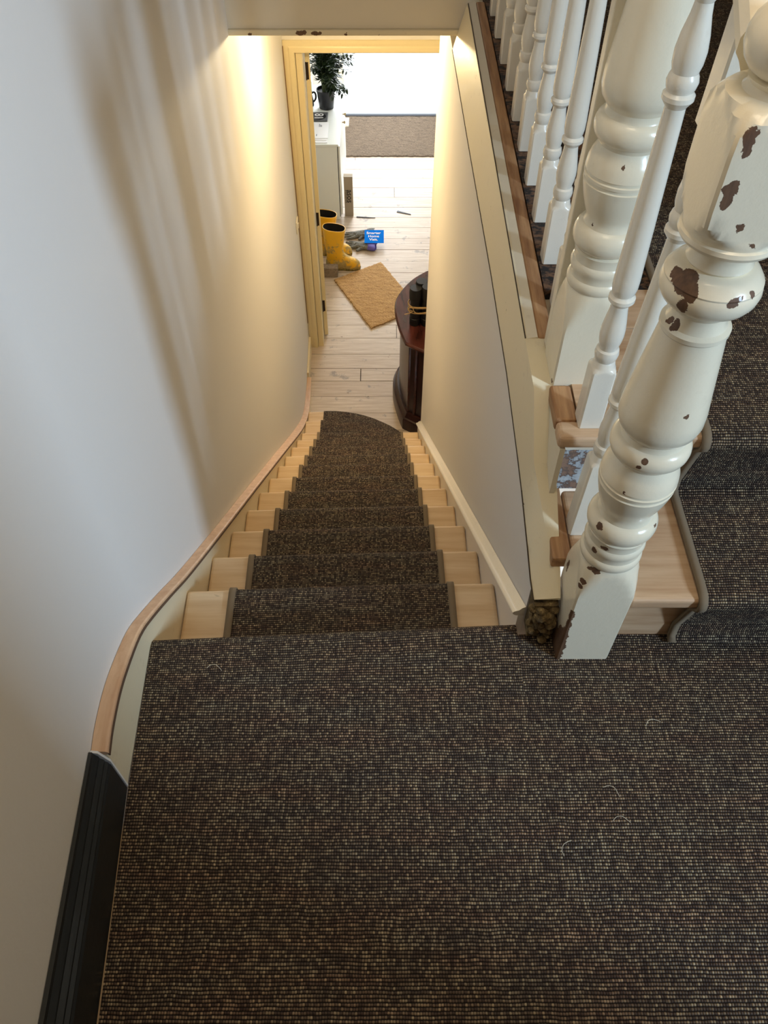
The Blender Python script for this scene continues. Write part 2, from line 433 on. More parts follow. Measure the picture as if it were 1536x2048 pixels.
b = BM(); box(b, -.95, -.526, 5.08, 5.18, ZL - .1, ZC); box(b, .47, 1.1, 5.08, 5.18, ZL - .1, ZC); box(b, -.526, .47, 5.08, 5.18, HEAD + .05, ZC)
struct('wall_hall_door', b, WALL)
b = BM(); box(b, -.95, -.50, 9.0, 9.1, ZL - .1, ZC); box(b, .70, .95, 9.0, 9.1, ZL - .1, ZC); box(b, -.5, .7, 9.0, 9.1, -.30, ZC)
struct('wall_front', b, WALL)

# ------------------------------------------------------------------ hall door, its frame and hinges
D1 = thing('door_1', 'cream painted hall door frame with its open door', 'door', (-.49, 5.1, ZL), kind='structure')
b = BM()
prof = [(0, .0), (0, -.012), (.012, -.016), (.030, -.016), (.040, -.022), (.062, -.024), (.068, -.014), (.068, 0)]   # across, out
x0 = -.5965; yb = 5.0795
OUT = [(x0, ZL), (x0, HEAD + .068), (.54, HEAD + .068), (.54, ZL)]
rings = []
for (cx, cz), (dx, dz) in zip(OUT, ((1, 0), (1, -1), (-1, -1), (-1, 0))):
    rings.append([(cx + dx * a, yb + o_, cz + dz * a) for a, o_ in prof])
sweep(b, rings, False)
obj('architrave', b, DOORP, D1, smooth=30)
b = BM(); box(b, -.5285, -.487, 5.08, 5.182, ZL, HEAD); box(b, .44, .4695, 5.08, 5.182, ZL, HEAD); box(b, -.487, .44, 5.08, 5.182, HEAD, HEAD + .03)
obj('jamb', b, DOORP, D1)
# leaf swung back past square so that only its hinge edge faces the stairs
hx, hy = -.484, 5.2; ang = radians(99)
ux, uy = cos(ang), sin(ang); nx_, ny_ = uy, -ux
def leafpt(s, t, z): return (hx + ux * s + nx_ * t, hy + uy * s + ny_ * t, z)
b = BM(); w, th = .78, .030
hexa(b, [leafpt(0, 0, ZL + .012), leafpt(w, 0, ZL + .012), leafpt(w, th, ZL + .012), leafpt(0, th, ZL + .012)],
     [leafpt(0, 0, HEAD - .004), leafpt(w, 0, HEAD - .004), leafpt(w, th, HEAD - .004), leafpt(0, th, HEAD - .004)])
leaf = bevel(obj('leaf', b, DOORP, D1), .003)
IRON = plain('dark_hinge_iron', hexc(60, 46, 34), .45, Metallic=.6)
for zc in (HEAD - .155, ZL + 1.05, ZL + .30):
    b = BM()
    p0 = [leafpt(-.003, .004, zc - .05), leafpt(-.003, .019, zc - .05), leafpt(-.003, .019, zc + .05), leafpt(-.003, .004, zc + .05)]
    hexa(b, p0, [leafpt(.001, .004, zc - .05), leafpt(.001, .019, zc - .05), leafpt(.001, .019, zc + .05), leafpt(.001, .004, zc + .05)])
    tube(b, [leafpt(-.004, .004, zc - .052), leafpt(-.004, .004, zc + .052)], .004, 8)
    obj('hinge', b, IRON, D1)
# raw plaster edge beside the frame, low skirting
b = BM(); box(b, -.5975, -.5935, 5.045, 5.078, ZL + .25, HEAD + .04); struct('trim_6', b, plain('raw_brown_plaster', hexc(132, 104, 74), .9))
b = BM(); hexa(b, [(xwl(4.62) + .001, 4.62, ZL), (xwl(4.62) + .016, 4.62, ZL), (xwl(4.62) + .016, 4.62, ZL + .12), (xwl(4.62) + .001, 4.62, ZL + .12)],
     [(xwl(5.04) + .001, 5.04, ZL), (xwl(5.04) + .016, 5.04, ZL), (xwl(5.04) + .016, 5.04, ZL + .12), (xwl(5.04) + .001, 5.04, ZL + .12)])
struct('baseboard_hall', b, STRING)
# front doorway frame, threshold and the path outside
D2 = thing('door_2', 'white painted frame of the open front door', 'door', (-.45, 8.95, ZL), kind='structure')
b = BM(); box(b, -.499, -.43, 8.93, 9.0995, ZL, -.30); box(b, .63, .699, 8.93, 9.0995, ZL, -.30); box(b, -.43, .63, 8.93, 9.0995, -.37, -.30)
obj('jamb', b, WHITE, D2)
b = BM(); box(b, -.429, -.385, 8.72, 8.9, ZL, ZL + .03); obj('plinth_block', b, WHITE, D2)
b = BM(); box(b, -.499, .85, 8.985, 9.03, ZL - .02, ZL + .012); obj('threshold', b, plain('dark_threshold', hexc(40, 42, 48), .5), D2)
b = BM(); box(b, -.6, .9, 9.031, 9.20, ZL - .06, ZL + .004); obj('sill', b, plain('grey_stone', hexc(170, 182, 190), .7), D2)
PAV = NT('pale_paving'); pn = PAV.noise(PAV.pos(), 4, 6); PAV.set(Base_Color=PAV.ramp(pn, [(.3, (.58, .58, .57)), (.7, (.78, .78, .77))]), Roughness=.8)
b = BM(); box(b, -4, 4, 9.2005, 14, ZL - .2, ZL - .01); struct('path', b, PAV.m, label='bright paved path outside the open front door', cat='path')

# ------------------------------------------------------------------ staircase going down
ST = thing('staircase', 'straight flight of bare pine stairs descending from the landing', 'staircase', (0, 2.3, ZL))
def xl_in(y): return xsl(y) + .0012
def xr_in(y): return xsr(y) - .0012
TH = .03
for n in range(1, 14):
    z = -n * R
    b = BM()
    if n <= 11:
        back_l, back_r = NYL[n - 1] - .02, NYR[n - 1] - .02
        pts = lambda zz: [(xl_in(back_l), back_l, zz), (xl_in(NYL[n]), NYL[n], zz), (xr_in(NYR[n]), NYR[n], zz), (xr_in(back_r), back_r, zz)]
    else:
        crv = C12 if n == 12 else C13
        pv = [(xl_in(NYL[11] - .02), NYL[11] - .02), ] if n == 12 else [(xl_in(3.81), 3.81)]
        bk = [(xr_in(NYR[11] - .02), NYR[11] - .02)] if n == 12 else [(.19, 3.66), (.12, 3.69), (.03, 3.73), (-.12, 3.775), (-.28, 3.81)]
        pl = pv + [(xl_in(crv[0][1]), crv[0][1])] + crv[1:] + bk
        pts = lambda zz: [(x, y, zz) for x, y in pl]
    hexa(b, pts(z - TH), pts(z))
    o = obj('tread', b, PINE, ST); bevel(o, .009, 3)
for n in range(1, 15):
    b = BM(); z0 = -n * R; z1 = -(n - 1) * R - TH
    if n <= 12:
        yl, yr = NYL[n - 1] - .022, NYR[n - 1] - .022
        hexa(b, [(xl_in(yl), yl, z0), (xr_in(yr), yr, z0), (xr_in(yr), yr, z1), (xl_in(yl), yl, z1)],
             [(xl_in(yl), yl - .016, z0), (xr_in(yr), yr - .016, z0), (xr_in(yr), yr - .016, z1), (xl_in(yl), yl - .016, z1)])
    else:
        crv = C12 if n == 13 else C13
        fr = [(x if i else xl_in(y), y - .022) for i, (x, y) in enumerate(crv)]
        for (xa, ya), (xc, yc) in zip(fr, fr[1:]):
            hexa(b, [(xa, ya, z0), (xc, yc, z0), (xc, yc, z1), (xa, ya, z1)], [(xa, ya - .016, z0), (xc, yc - .016, z0), (xc, yc - .016, z1), (xa, ya - .016, z1)])
    obj('riser', b, PINE, ST)
# left string with its eased, stripped capping
LS = smoothpath([(.521, .153), (.561, .160), (.625, .157), (.688, .140), (.778, .101), (.857, .042), (.971, -.055), (1.123, -.188), (1.5, -.497), (2.0, -.902), (2.774, -1.533), (3.4, -2.045), (3.80, -2.36), (4.05, -2.53), (4.24, -2.615), (4.45, -2.665), (4.60, -2.672)], 4)
def below(y):
    if y < .80: return .0005
    if y < 4.13: return max(ZL + .001, -(y - .80) * .8045 - .33)
    return ZL + .001
b = BM()
rings = [[(xsl(p[0]), p[0], below(p[0])), (xsl(p[0]), p[0], p[1] - .012), (xwl(p[0]) + .001, p[0], p[1] - .012), (xwl(p[0]) + .001, p[0], below(p[0]))] for p in LS]
sweep(b, rings, True)
obj('string_board', b, STRING, ST, label='cream painted string board along the left wall')
b = BM(); rings = []
for p in LS:
    y, z = p; xf = xsl(y) + .005; xb = xwl(y) + .001
    rings.append([(xb, y, z - .0118), (xf - .003, y, z - .0118), (xf, y, z - .006), (xf - .001, y, z - .002), (xf - .005, y, z), (xb, y, z + .002)])
sweep(b, rings, True)
capL = obj('string_capping', b, PINEY, ST, label='stripped bare wood capping on the left string')
b = BM(); rings = []
for p in LS:
    y, z = p; xf = xsl(y) + .006
    if y < 4.0: rings.append([(xf - .003, y, z - .015), (xf, y, z - .015), (xf, y, z - .0065), (xf - .003, y, z - .0065)])
sweep(b, rings, True)
obj('dark_seam', b, plain('old_varnish_line', hexc(96, 72, 54), .7), capL)
# right string and its white moulded capping
zs = lambda y: -.8045 * (y - .85) + .034
yend = 3.62
b = BM()
YR = [.865, 1.2, 1.6, 2.0, 2.5, 3.0, 3.4, yend]
sweep(b, [[(xsr(y), y, zs(y) - .43 if zs(y) - .43 > ZL else ZL + .001), (xsr(y), y, zs(y)), (xwr(y) - .001, y, zs(y)), (xwr(y) - .001, y, max(zs(y) - .43, ZL + .001))] for y in YR], True)
obj('string_board', b, WHSTR, ST, label='white painted string board along the right partition')
b = BM(); rings = []
for y in YR:
    z = zs(y) + .0005; xf = xsr(y) - .012; xb = xwr(y) - .0012
    rings.append([(xb, y, z), (xsr(y) - .004, y, z), (xf + .002, y, z + .004), (xf, y, z + .009), (xf + .002, y, z + .014), (xf + .007, y, z + .017), (xf + .012, y, z + .019), (xf + .018, y, z + .028), (min(xf + .026, xb - .001), y, z + .032), (xb, y, z + .033)])
sweep(b, rings, True)
obj('string_capping', b, WHITE, ST, smooth=50, label='white moulded capping on the right string')

# ------------------------------------------------------------------ carpets
def round_nose(yl, yr, z, rad=.017, drop=.16):
    """points over a nosing whose front is at yl/yr, from the tread top to the riser"""
    out = []
    for k in range(6):
        a = radians(90 - k * 30)
        out.append((yl - rad + (rad + .005) * cos(a), yr - rad + (rad + .005) * cos(a), z - rad + (rad + .005) * sin(a)))
    out.append((yl - .016, yr - .016, z - .045)); return out
RL = lambda y: -.377 - .0172 * (y - 1.08)
RR = lambda y: .171 - .0215 * (y - 1.09)
path = [(NYL[0] - .012, NYR[0] - .012, -.055), (NYL[0] - .014, NYR[0] - .014, -R + .012)]
for n in range(1, 12):
    yl, yr = nose(n, RL(NYL[n])), nose(n, RR(NYR[n])); z = -n * R
    pl, pr = nose(n - 1, RL(NYL[n - 1])), nose(n - 1, RR(NYR[n - 1]))
    path += [(pl - .008, pr - .008, z + .006), (lerp(pl, yl, .5), lerp(pr, yr, .5), z + .0065)]
    path += round_nose(yl + .001, yr + .001, z)
    path += [(yl - .012, yr - .012, z - R + .012)]
SR = thing('stair_runner', 'dark brown woven stair runner down the middle of the pine flight', 'stair runner', (-.1, 2.3, ZL))
b = BM(); cloth(b, path, lambda y: RL(y) + .015, lambda y: RR(y) - .015, 6); obj('runner', b, CARPET, SR, smooth=40)
for s in (0, 1):
    b = BM(); pp = [(a + .002, c + .002, z + .0025) for a, c, z in path]
    if s == 0: cloth(b, [(a, a, z) for a, c, z in pp], lambda y: RL(y), lambda y: RL(y) + .0165, 1)
    else: cloth(b, [(c, c, z) for a, c, z in pp], lambda y: RR(y) - .0165, lambda y: RR(y), 1)
    o = obj('binding', b, BIND, SR, smooth=40, label='plain tan edge binding of the runner')
    m = o.modifiers.new('solid', 'SOLIDIFY'); m.thickness = .004; m.offset = 0
# the two bullnose treads at the bottom
b = BM(); uvl = b.loops.layers.uv.verify()
def fan(crv, backs, z, xa):
    crv = [p for p in crv if p[0] > xa]; f0 = crv[0]
    pts_ = [(xa, lerp(C12[0][1], crv[0][1], 1) if False else crv[0][1])] + crv
    rows = []
    for i, (x, y) in enumerate(pts_):
        p0 = pts_[max(i - 1, 0)]; p1 = pts_[min(i + 1, len(pts_) - 1)]
        t_ = Vector((p1[0] - p0[0], p1[1] - p0[1])).normalized(); nx2, ny2 = -t_.y, t_.x
        yb_ = min(interp(backs, x), y - .03)
        g = lambda d, zz: (x + nx2 * d, y + ny2 * d, zz)
        prof_ = [(x, yb_, z + .006), (x, lerp(yb_, y, .6), z + .0065), g(-.014, z + .006), g(-.002, z + .0045), g(.006, z - .006), g(.006, z - .020), g(-.004, z - .035), g(-.010, z - .045), g(-.012, z - R + .004)]
        rows.append(prof_)
    vs = [[b.verts.new(p) for p in r_] for r_ in rows]
    for A, B_ in zip(vs, vs[1:]):
        for i in range(len(A) - 1):
            f = b.faces.new([A[i], B_[i], B_[i + 1], A[i + 1]])
            for lp in f.loops: lp[uvl].uv = (lp.vert.co.x, lp.vert.co.y - lp.vert.co.z)
bk12 = [(-.5, NYL[11] - .012), (.3, NYR[11] - .012)]
fan([p for p in C12 if p[0] < .12], bk12, -12 * R, RL(3.8))
bk13 = [(x, y - .012) for x, y in C12]
fan([p for p in C13 if p[0] < .16], bk13, -13 * R, RL(4.1))
obj('bullnose_runner', b, CARPET, SR, smooth=40, label='grey brown carpet wrapped over the curved bottom steps')

# landing carpet with nosing down to the first riser
b = BM()
def landing_x0(y): return interp([(-2., -.405), (.15, -.4385), (.52, -.4655), (.82, -.477), (.9, -.479)], y)
pathL = [(-1.98, -1.98, 0), (-1, -1, 0), (0, 0, 0), (.15, .15, 0), (.35, .35, 0), (.52, .52, 0), (.7, .7, 0), (NYL[0] - .018, NYR[0] - .018, 0)]
for a, c, z in round_nose(NYL[0], NYR[0], -.006, .017)[1:]: pathL.append((a, c, z))
cloth(b, pathL, landing_x0, lambda y: .2755, 8)
uvv = b.loops.layers.uv.verify()
pathR = [(-1.98, -1.98, 0), (-1, -1, 0), (0, 0, 0), (.35, .35, 0), (.70, .70, 0), (.8335, .8335, 0)]
cloth(b, pathR, lambda y: .2755, lambda y: 3.19, 8)
bmesh.ops.remove_doubles(b, verts=b.verts, dist=.0002)
o = obj('landing_carpet', b, CARPET, None, (.4, 0, 0), smooth=40)
tag(o, 'dark brown woven sisal carpet covering the half landing', 'carpet')

# ------------------------------------------------------------------ two steps up to the upper hall, their carpet
US = thing('upper_steps', 'two stripped wooden steps rising from the landing to the upper hall', 'steps', (.8, .95, 0))
b = BM(); prism(b, [(.363, .884), (.453, .884), (.453, .790), (1.44, .790), (1.44, 1.058), (.363, 1.058)], R - .03, R)
bevel(obj('tread', b, OLDW, US), .008, 3)
b = BM(); box(b, .453, 1.44, .834, .852, .0005, R - .0305); obj('riser', b, OLDW, US)
b = BM(); hexa(b, [(.323, .885, R - .03), (.3605, .885, R - .03), (.3605, .885, R), (.323, .885, R)], [(.324, 1.10, R - .03), (.3605, 1.10, R - .03), (.3605, 1.10, R), (.324, 1.10, R)])
bevel(obj('return_nosing', b, ORANGE, US, label='orange bare wood end piece of the lower step'), .004)
SCR = NT('scraped_paint'); sn = SCR.noise(SCR.pos((18, 18, 18)), 2.0, 8, .75)
SCR.set(Base_Color=SCR.ramp(sn, [(.42, hexc(150, 120, 100)), (.5, hexc(96, 80, 74)), (.53, hexc(176, 184, 188)), (.62, hexc(196, 202, 204))], 'LINEAR'), Roughness=.7)
b = BM(); box(b, .338, 1.44, 1.0605, 1.078, R + .0005, ZU - .0305); obj('riser', b, SCR.m, US, label='scraped riser with traces of grey paint')
b = BM(); prism(b, [(.3195, 1.013), (1.44, 1.013), (1.44, 1.0600), (.3195, 1.0600)], ZU - .03, ZU)
bevel(obj('tread', b, OLDW, US), .009, 3)
b = BM(); prism(b, [(.3195, 1.0605), (.3610, 1.0605), (.3610, 1.1565), (.3195, 1.1565)], ZU - .03, ZU)
bevel(obj('return_nosing', b, ORANGE, US, label='orange wood end piece of the upper floor nosing'), .006)
b = BM(); hexa(b, [(.326, 1.014, R + .03), (.336, 1.014, R + .03), (.336, 1.014, ZU - .031), (.326, 1.014, ZU - .031)], [(.322, 1.155, R - .02), (.336, 1.155, R - .02), (.336, 1.155, ZU - .031), (.322, 1.155, ZU - .031)])
obj('side_board', b, CREAM, US, label='cream painted board closing the side of the steps')
UC = thing('hall_carpet', 'dark brown woven carpet climbing two steps into the upper hall', 'carpet', (1.0, 1.8, ZU))
XC = .580
path = [(5.99, 5.99, ZU + .006), (4, 4, ZU + .006), (2.5, 2.5, ZU + .006), (1.4, 1.4, ZU + .006), (1.04, 1.04, ZU + .007)]
rn = lambda y, z: [(y + .017 - .023 * cos(radians(90 - k * 30)), ) * 2 + (z - .017 + .023 * sin(radians(90 - k * 30)),) for k in range(6)] + [(y + .016, y + .016, z - .05)]
path += rn(1.011, ZU) + [(1.052, 1.052, R + .04), (1.050, 1.050, R + .012), (1.035, 1.035, R + .006), (.83, .83, R + .007)]
path += rn(.788, R) + [(.828, .828, .05), (.824, .824, .012), (.812, .812, .003)]
b = BM(); cloth(b, path, lambda y: XC + .014, lambda y: 1.435, 4); obj('woven_field', b, CARPET, UC, smooth=40)
b = BM(); cloth(b, [(a, c, z + .0015) for a, c, z in path], lambda y: XC, lambda y: XC + .0155, 1)
o = obj('binding', b, BIND, UC, smooth=40, label='tan binding along the left edge of the carpet'); m = o.modifiers.new('solid', 'SOLIDIFY'); m.thickness = .007; m.offset = 0

# ------------------------------------------------------------------ newel posts
def newel_profile(z0, zb, ztop):
    q = .0525; P = [(zb, .2, q), (.20 + z0, .2, q)]
    P += [(.225 + z0, .0735, q), (.245 + z0, .069, q), (.265 + z0, .0635, q), (.285 + z0, .0575, q), (.298 + z0, .053, q), (.304 + z0, .0505)]
    P += [(.306 + z0, .0520), (.311 + z0, .0535), (.317 + z0, .0535), (.322 + z0, .052), (.325 + z0, .0495), (.334 + z0, .0490), (.340 + z0, .0515), (.347 + z0, .0525), (.353 + z0, .0510), (.356 + z0, .0485), (.366 + z0, .0480), (.374 + z0, .0500)]
    for k in range(9):
        a = radians(-80 + k * 20); P.append((.400 + z0 + .023 * sin(a), .0425 + .0155 * cos(a)))
    P += [(.427 + z0, .0440), (.434 + z0, .0425), (.443 + z0, .0455), (.455 + z0, .0500), (.470 + z0, .0545), (.486 + z0, .0580), (.497 + z0, .0598), (.4985 + z0, .0575), (.5025 + z0, .0575), (.504 + z0, .0600), (.509 + z0, .0604), (.5105 + z0, .0580), (.5145 + z0, .058), (.516 + z0, .0600), (.528 + z0, .0585), (.540 + z0, .0545), (.550 + z0, .0490), (.556 + z0, .0470)]
    for k in range(9):
        a = radians(-75 + k * 19); P.append((.582 + z0 + .020 * sin(a), .0460 + .0140 * cos(a)))
    P += [(.604 + z0, .0480), (.612 + z0, .0475), (.618 + z0, .0520), (.626 + z0, .0575), (.640 + z0, .0608), (.660 + z0, .0600), (.690 + z0, .0560), (.738 + z0, .0500), (.780 + z0, .0448), (.794 + z0, .0428), (.797 + z0, .0450), (.803 + z0, .0450), (.807 + z0, .0390), (.816 + z0, .0352), (.826 + z0, .0355), (.834 + z0, .0420)]
    for k in range(6):
        a = radians(-60 + k * 20); P.append((.862 + z0 + .028 * sin(a), .0330 + .0285 * cos(a)))
    P += [(.8735 + z0, .0590), (.8755 + z0, .0592)]
    for k in range(4):
        a = radians(30 + k * 17); P.append((.864 + z0 + .030 * sin(a), .0330 + .0275 * cos(a)))
    P += [(.897 + z0, .0400), (.905 + z0, .0365), (.915 + z0, .0375), (.921 + z0, .0420), (.926 + z0, .0560), (.931 + z0, .0590), (.936 + z0, .0580), (.938 + z0, .0550), (.943 + z0, .0560), (.948 + z0, .0590, q + .002), (.953 + z0, .0640, q + .002), (.965 + z0, .0725, q + .002), (.985 + z0, .2, q + .002)]
    return [p for p in P if p[0] <= ztop] 
def newel(name, label, cx, cy, z0, zb, chips, extra):
    prof = newel_profile(z0, zb, 9)
    b = BM(); lathe(b, prof, cx, cy, 96)
    return b, prof
# front newel
N1X, N1Y = .3985, .8285
prof = newel_profile(0, .0005, 9)
prof += [(1.045, .2, .0545), (1.066, .0725, .0545), (1.078, .064, .0545), (1.086, .055), (1.089, .040), (1.095, .034), (1.101, .038)]
for k in range(9): a = radians(-70 + 20 * k); prof.append((1.134 + .034 * sin(a), .020 + .032 * cos(a)))
b = BM(); lathe(b, prof, N1X, N1Y, 96)
tree = BVHTree.FromBMesh(b)
def hit(u, v):
    h = tree.ray_cast(CAMP, ray(u, v).normalized()); return h[0]
chips = []
def chip(u, v, rad):
    h = hit(u, v)
    if h: chips.append((h, rad))
for u, v, rad in [(1368, 560, (.017, .014, .017)), (1352, 548, .010), (1382, 585, (.010, .012, .014)), (1362, 615, (.006, .007, .013)), (1352, 650, (.006, .007, .012)), (1340, 640, .006),
                  (1466, 607, .0075), (1478, 600, .005), (1505, 590, .004), (1500, 282, (.006, .005, .020)), (1462, 378, (.008, .006, .010)), (1453, 402, (.006, .006, .010)), (1480, 455, .005), (1507, 492, .004), (1372, 835, .004),
                  (1199, 1052, (.006, .006, .008)), (1186, 1100, .0065), (1208, 1097, (.009, .007, .0045)), (1180, 1136, (.006, .006, .005)), (1192, 1141, .007), (1289, 924, .006), (1275, 935, .004), (1250, 988, .003), (1166, 1162, .007), (1160, 1172, .006),
                  (1335, 860, .0), (1310, 1050, .003), (1125, 1140, (.004, .004, .010))]:
    if rad: chip(u, v, rad)
# brown bared left side of the foot
for zz, yy, rr in ((.02, .79, (.012, .05, .035)), (.05, .785, (.012, .03, .05)), (.03, .84, (.012, .05, .04)), (.09, .778, (.010, .014, .03)), (.13, .776, (.008, .008, .025)), (.165, .776, (.007, .007, .02))):
    chips.append((Vector((.346, yy, zz)), rr))
chips.append((Vector((.345, .86, .21)), (.004, .006, .02)))
NP1 = thing('newel_post', 'large chipped white newel post at the corner of the landing', 'newel post', (N1X, N1Y, 0))
PAINT1 = paint('chipped_newel_paint', hexc(242, 231, 204), .24, .35, chips=chips)
obj('turned_post', b, PAINT1, NP1, smooth=32)
# back newel: same turning one floor up, its foot dropping past the floor edge
N2X, N2Y, Z2 = .3775, 1.2105, .289
prof = newel_profile(Z2, .172, 9) + [(1.40, .2, .0545)]
b = BM(); lathe(b, prof, N2X, N2Y, 96)
tree = BVHTree.FromBMesh(b); chips = []
for u, v, rad in ((1246, 337, .004), (1186, 451, .0025), (1104, 760, .005), (1085, 918, .006)): chip(u, v, rad)
NP2 = thing('newel_post', 'white newel post standing on the upper hall floor behind the chipped one', 'newel post', (N2X, N2Y, .172))
obj('turned_post', b, paint('second_newel_paint', hexc(238, 228, 202), .24, .35, chips=chips), NP2, smooth=32)
b = BM(); box(b, .3255, .43, 1.2635, 1.288, ZU + .001, 1.45)
bevel(obj('backing_board', b, CREAM, NP2, label='flat cream board fixed behind the turned post'), .002)

# ------------------------------------------------------------------ balusters
def baluster(name, cx, cy, zb, ztop, parent, lift=0, lean=0):
    q = .021; h = lambda d: zb + d + lift
    P = [(zb + .0008, .2, q), (h(.128), .2, q), (h(.132), .026, q), (h(.136), .0215, q), (h(.139), .0195)]
    P += [(h(.146), .0185), (h(.149), .0165), (h(.156), .0195), (h(.164), .0207), (h(.172), .0192), (h(.175), .0160)]
    P += [(h(.180), .0165), (h(.190), .0190), (h(.202), .0203), (h(.215), .0200), (h(.232), .0178), (h(.250), .0150), (h(.262), .0138), (h(.265), .0165), (h(.271), .0212), (h(.277), .0212), (h(.282), .0165)]
    P += [(h(.286), .0185), (h(.296), .0203), (h(.312), .0205), (h(.345), .0195), (h(.40), .0182), (h(.50), .0156), (h(.572), .0138), (h(.576), .0165), (h(.582), .0210), (h(.588), .0210), (h(.592), .0170), (h(.596), .0190), (h(.604), .0207), (h(.611), .0190)]
    P += [(h(.615), .0170), (h(.625), .0195), (h(.640), .0203), (h(.658), .0180), (h(.680), .0130), (h(.694), .0112), (h(.700), .0145), (h(.708), .0165), (h(.716), .0145), (h(.722), .2, q)]
    P = [p for p in P if p[0] < ztop - .01] + [(ztop, .2, q)]
    b = BM(); lathe(b, P, cx, cy, 40)
    for v in b.verts: v.co.x += lean * (v.co.z - zb)
    return obj(name, b, WHITE, parent, smooth=35)
RAIL = lambda y: 1.078 + .62 * (y - .88)
SB = thing('stair_balustrade', 'short white balustrade of two turned balusters between the newel posts', 'balustrade', (.378, 1.0, R))
baluster('baluster', .382, .961, R + .0005, RAIL(.961) - .005, SB, .066, .022)
baluster('baluster', .378, 1.0585, ZU, RAIL(1.0585) - .005, SB)
b = BM(); rings = []
for y in (.884, 1.149):
    z = RAIL(y); rings.append([(N1X + a, y, z + c_) for a, c_ in ((-.024, 0), (.024, 0), (.030, .012), (.036, .020), (.036, .034), (.030, .046), (.018, .052), (-.018, .052), (-.030, .046), (-.036, .034), (-.036, .020), (-.030, .012))])
sweep(b, rings, True)
obj('handrail', b, CREAM, SB, smooth=30)
HB = thing('hall_balustrade', 'long row of white turned balusters along the edge of the upper hall floor', 'balustrade', (.375, 2.3, ZU))
by = [1.571, 1.739, 1.905, 2.076, 2.242, 2.425, 2.606, 2.796, 2.975]
while by[-1] < 4.2: by.append(by[-1] + .178)
first = None
for y in [1.403] + by:
    if first is None:
        first = baluster('baluster', .375, y, ZU, 1.232, HB); fy = y
    else:
        c_ = first.copy(); COL.objects.link(c_); c_.parent = HB; c_.location = first.location + Vector((0, y - fy, 0))
b = BM(); sweep(b, [[(.375 + a, y, 1.234 + c_) for a, c_ in ((-.024, 0), (.024, 0), (.032, .014), (.032, .034), (.020, .052), (-.020, .052), (-.032, .034), (-.032, .014))] for y in (1.29, 5.9)], True)
obj('handrail', b, CREAM, HB, smooth=30)

# broken plaster at the foot of the partition, beside the front newel
RUB = NT('broken_plaster'); rn_ = RUB.noise(RUB.pos(), 60, 6, .7); RUB.set(Base_Color=RUB.ramp(rn_, [(.35, hexc(58, 46, 30)), (.55, hexc(120, 100, 64)), (.7, hexc(176, 156, 108))]), Roughness=.95, Normal=RUB.bump(rn_, .8, .01))
b = BM(); random.seed(3)
for k in range(60):
    ball(b, (random.uniform(.296, .338), random.uniform(.815, .838), random.uniform(.01, .110)), random.uniform(.006, .012), seg=8)
box(b, .293, .341, .828, .866, .001, .118)
struct('trim_7', b, RUB.m, label='broken raw plaster end beside the foot of the chipped newel', cat='trim')

# charcoal skirting on the landing's left wall
b = BM()
prof = [(0, .001), (.026, .001), (.026, .112), (.0235, .117), (.0235, .121), (.019, .127), (.019, .133), (.013, .141), (.013, .147), (.007, .158), (.006, .166), (0, .166)]
rings = []
for y in (-1.99, -.6, .13, .33, .515):
    xs = interp([(-2., -.41), (.15, -.440), (.515, -.4665)], y); wl = xwl(y) + .001; k = (xs - wl) / .026
    rings.append([(wl + a * k, y, z) for a, z in prof])
sweep(b, rings, True)
struct('baseboard_left', b, SKIRT, label='charcoal painted skirting board on the left wall of the landing', cat='skirting')
b = BM(); hexa(b, [(xwl(.517) + .001, .517, .001), (-.4655, .517, .001), (-.4655, .517, .120), (-.478, .517, .156), (xwl(.517) + .001, .517, .158)],
     [(xwl(.5205) + .001, .5205, .001), (-.4655, .5205, .001), (-.4655, .5205, .122), (-.478, .5205, .158), (xwl(.5205) + .001, .5205, .160)])
struct('trim_8', b, plain('white_filler', (.8, .8, .78), .6))

# light switch low on the left wall by the door
SW = thing('light_switch', 'small white light switch on the left wall beside the hall door', 'light switch', (xwl(4.9), 4.9, -1.58))
b = BM(); box(b, xwl(4.9) + .001, xwl(4.9) + .011, 4.858, 4.944, -1.622, -1.536); bevel(obj('plate', b, WHITE, SW), .003)
b = BM(); box(b, xwl(4.9) + .011, xwl(4.9) + .016, 4.892, 4.912, -1.594, -1.564); obj('rocker', b, WHITE, SW)
# a few pale loose fibres on the landing carpet
FIB = plain('pale_fibre', hexc(206, 198, 176), .9)
for u, v, a in ((1240, 1640, .2), (1302, 1446, .6), (1222, 1580, -.3), (1130, 1697, 1.3), (428, 1336, .1)):
    c = CAMP + ray(u, v) * (-CAMZ / ray(u, v).z)
    b = BM(); tube(b, smoothpath([(c.x + d * cos(a) - e * sin(a), c.y + d * sin(a) + e * cos(a), .0025 + k) for d, e, k in ((-.014, 0, 0), (-.006, .005, .002), (.004, .004, .003), (.012, -.003, 0), (.016, -.009, 0))], 4), .00045, 5)
    tag(obj('loose_fibre', b, FIB, None, (c.x, c.y, .002)), 'tiny pale loose fibre lying on the dark landing carpet', 'fibre', 'loose fibres on the landing carpet')
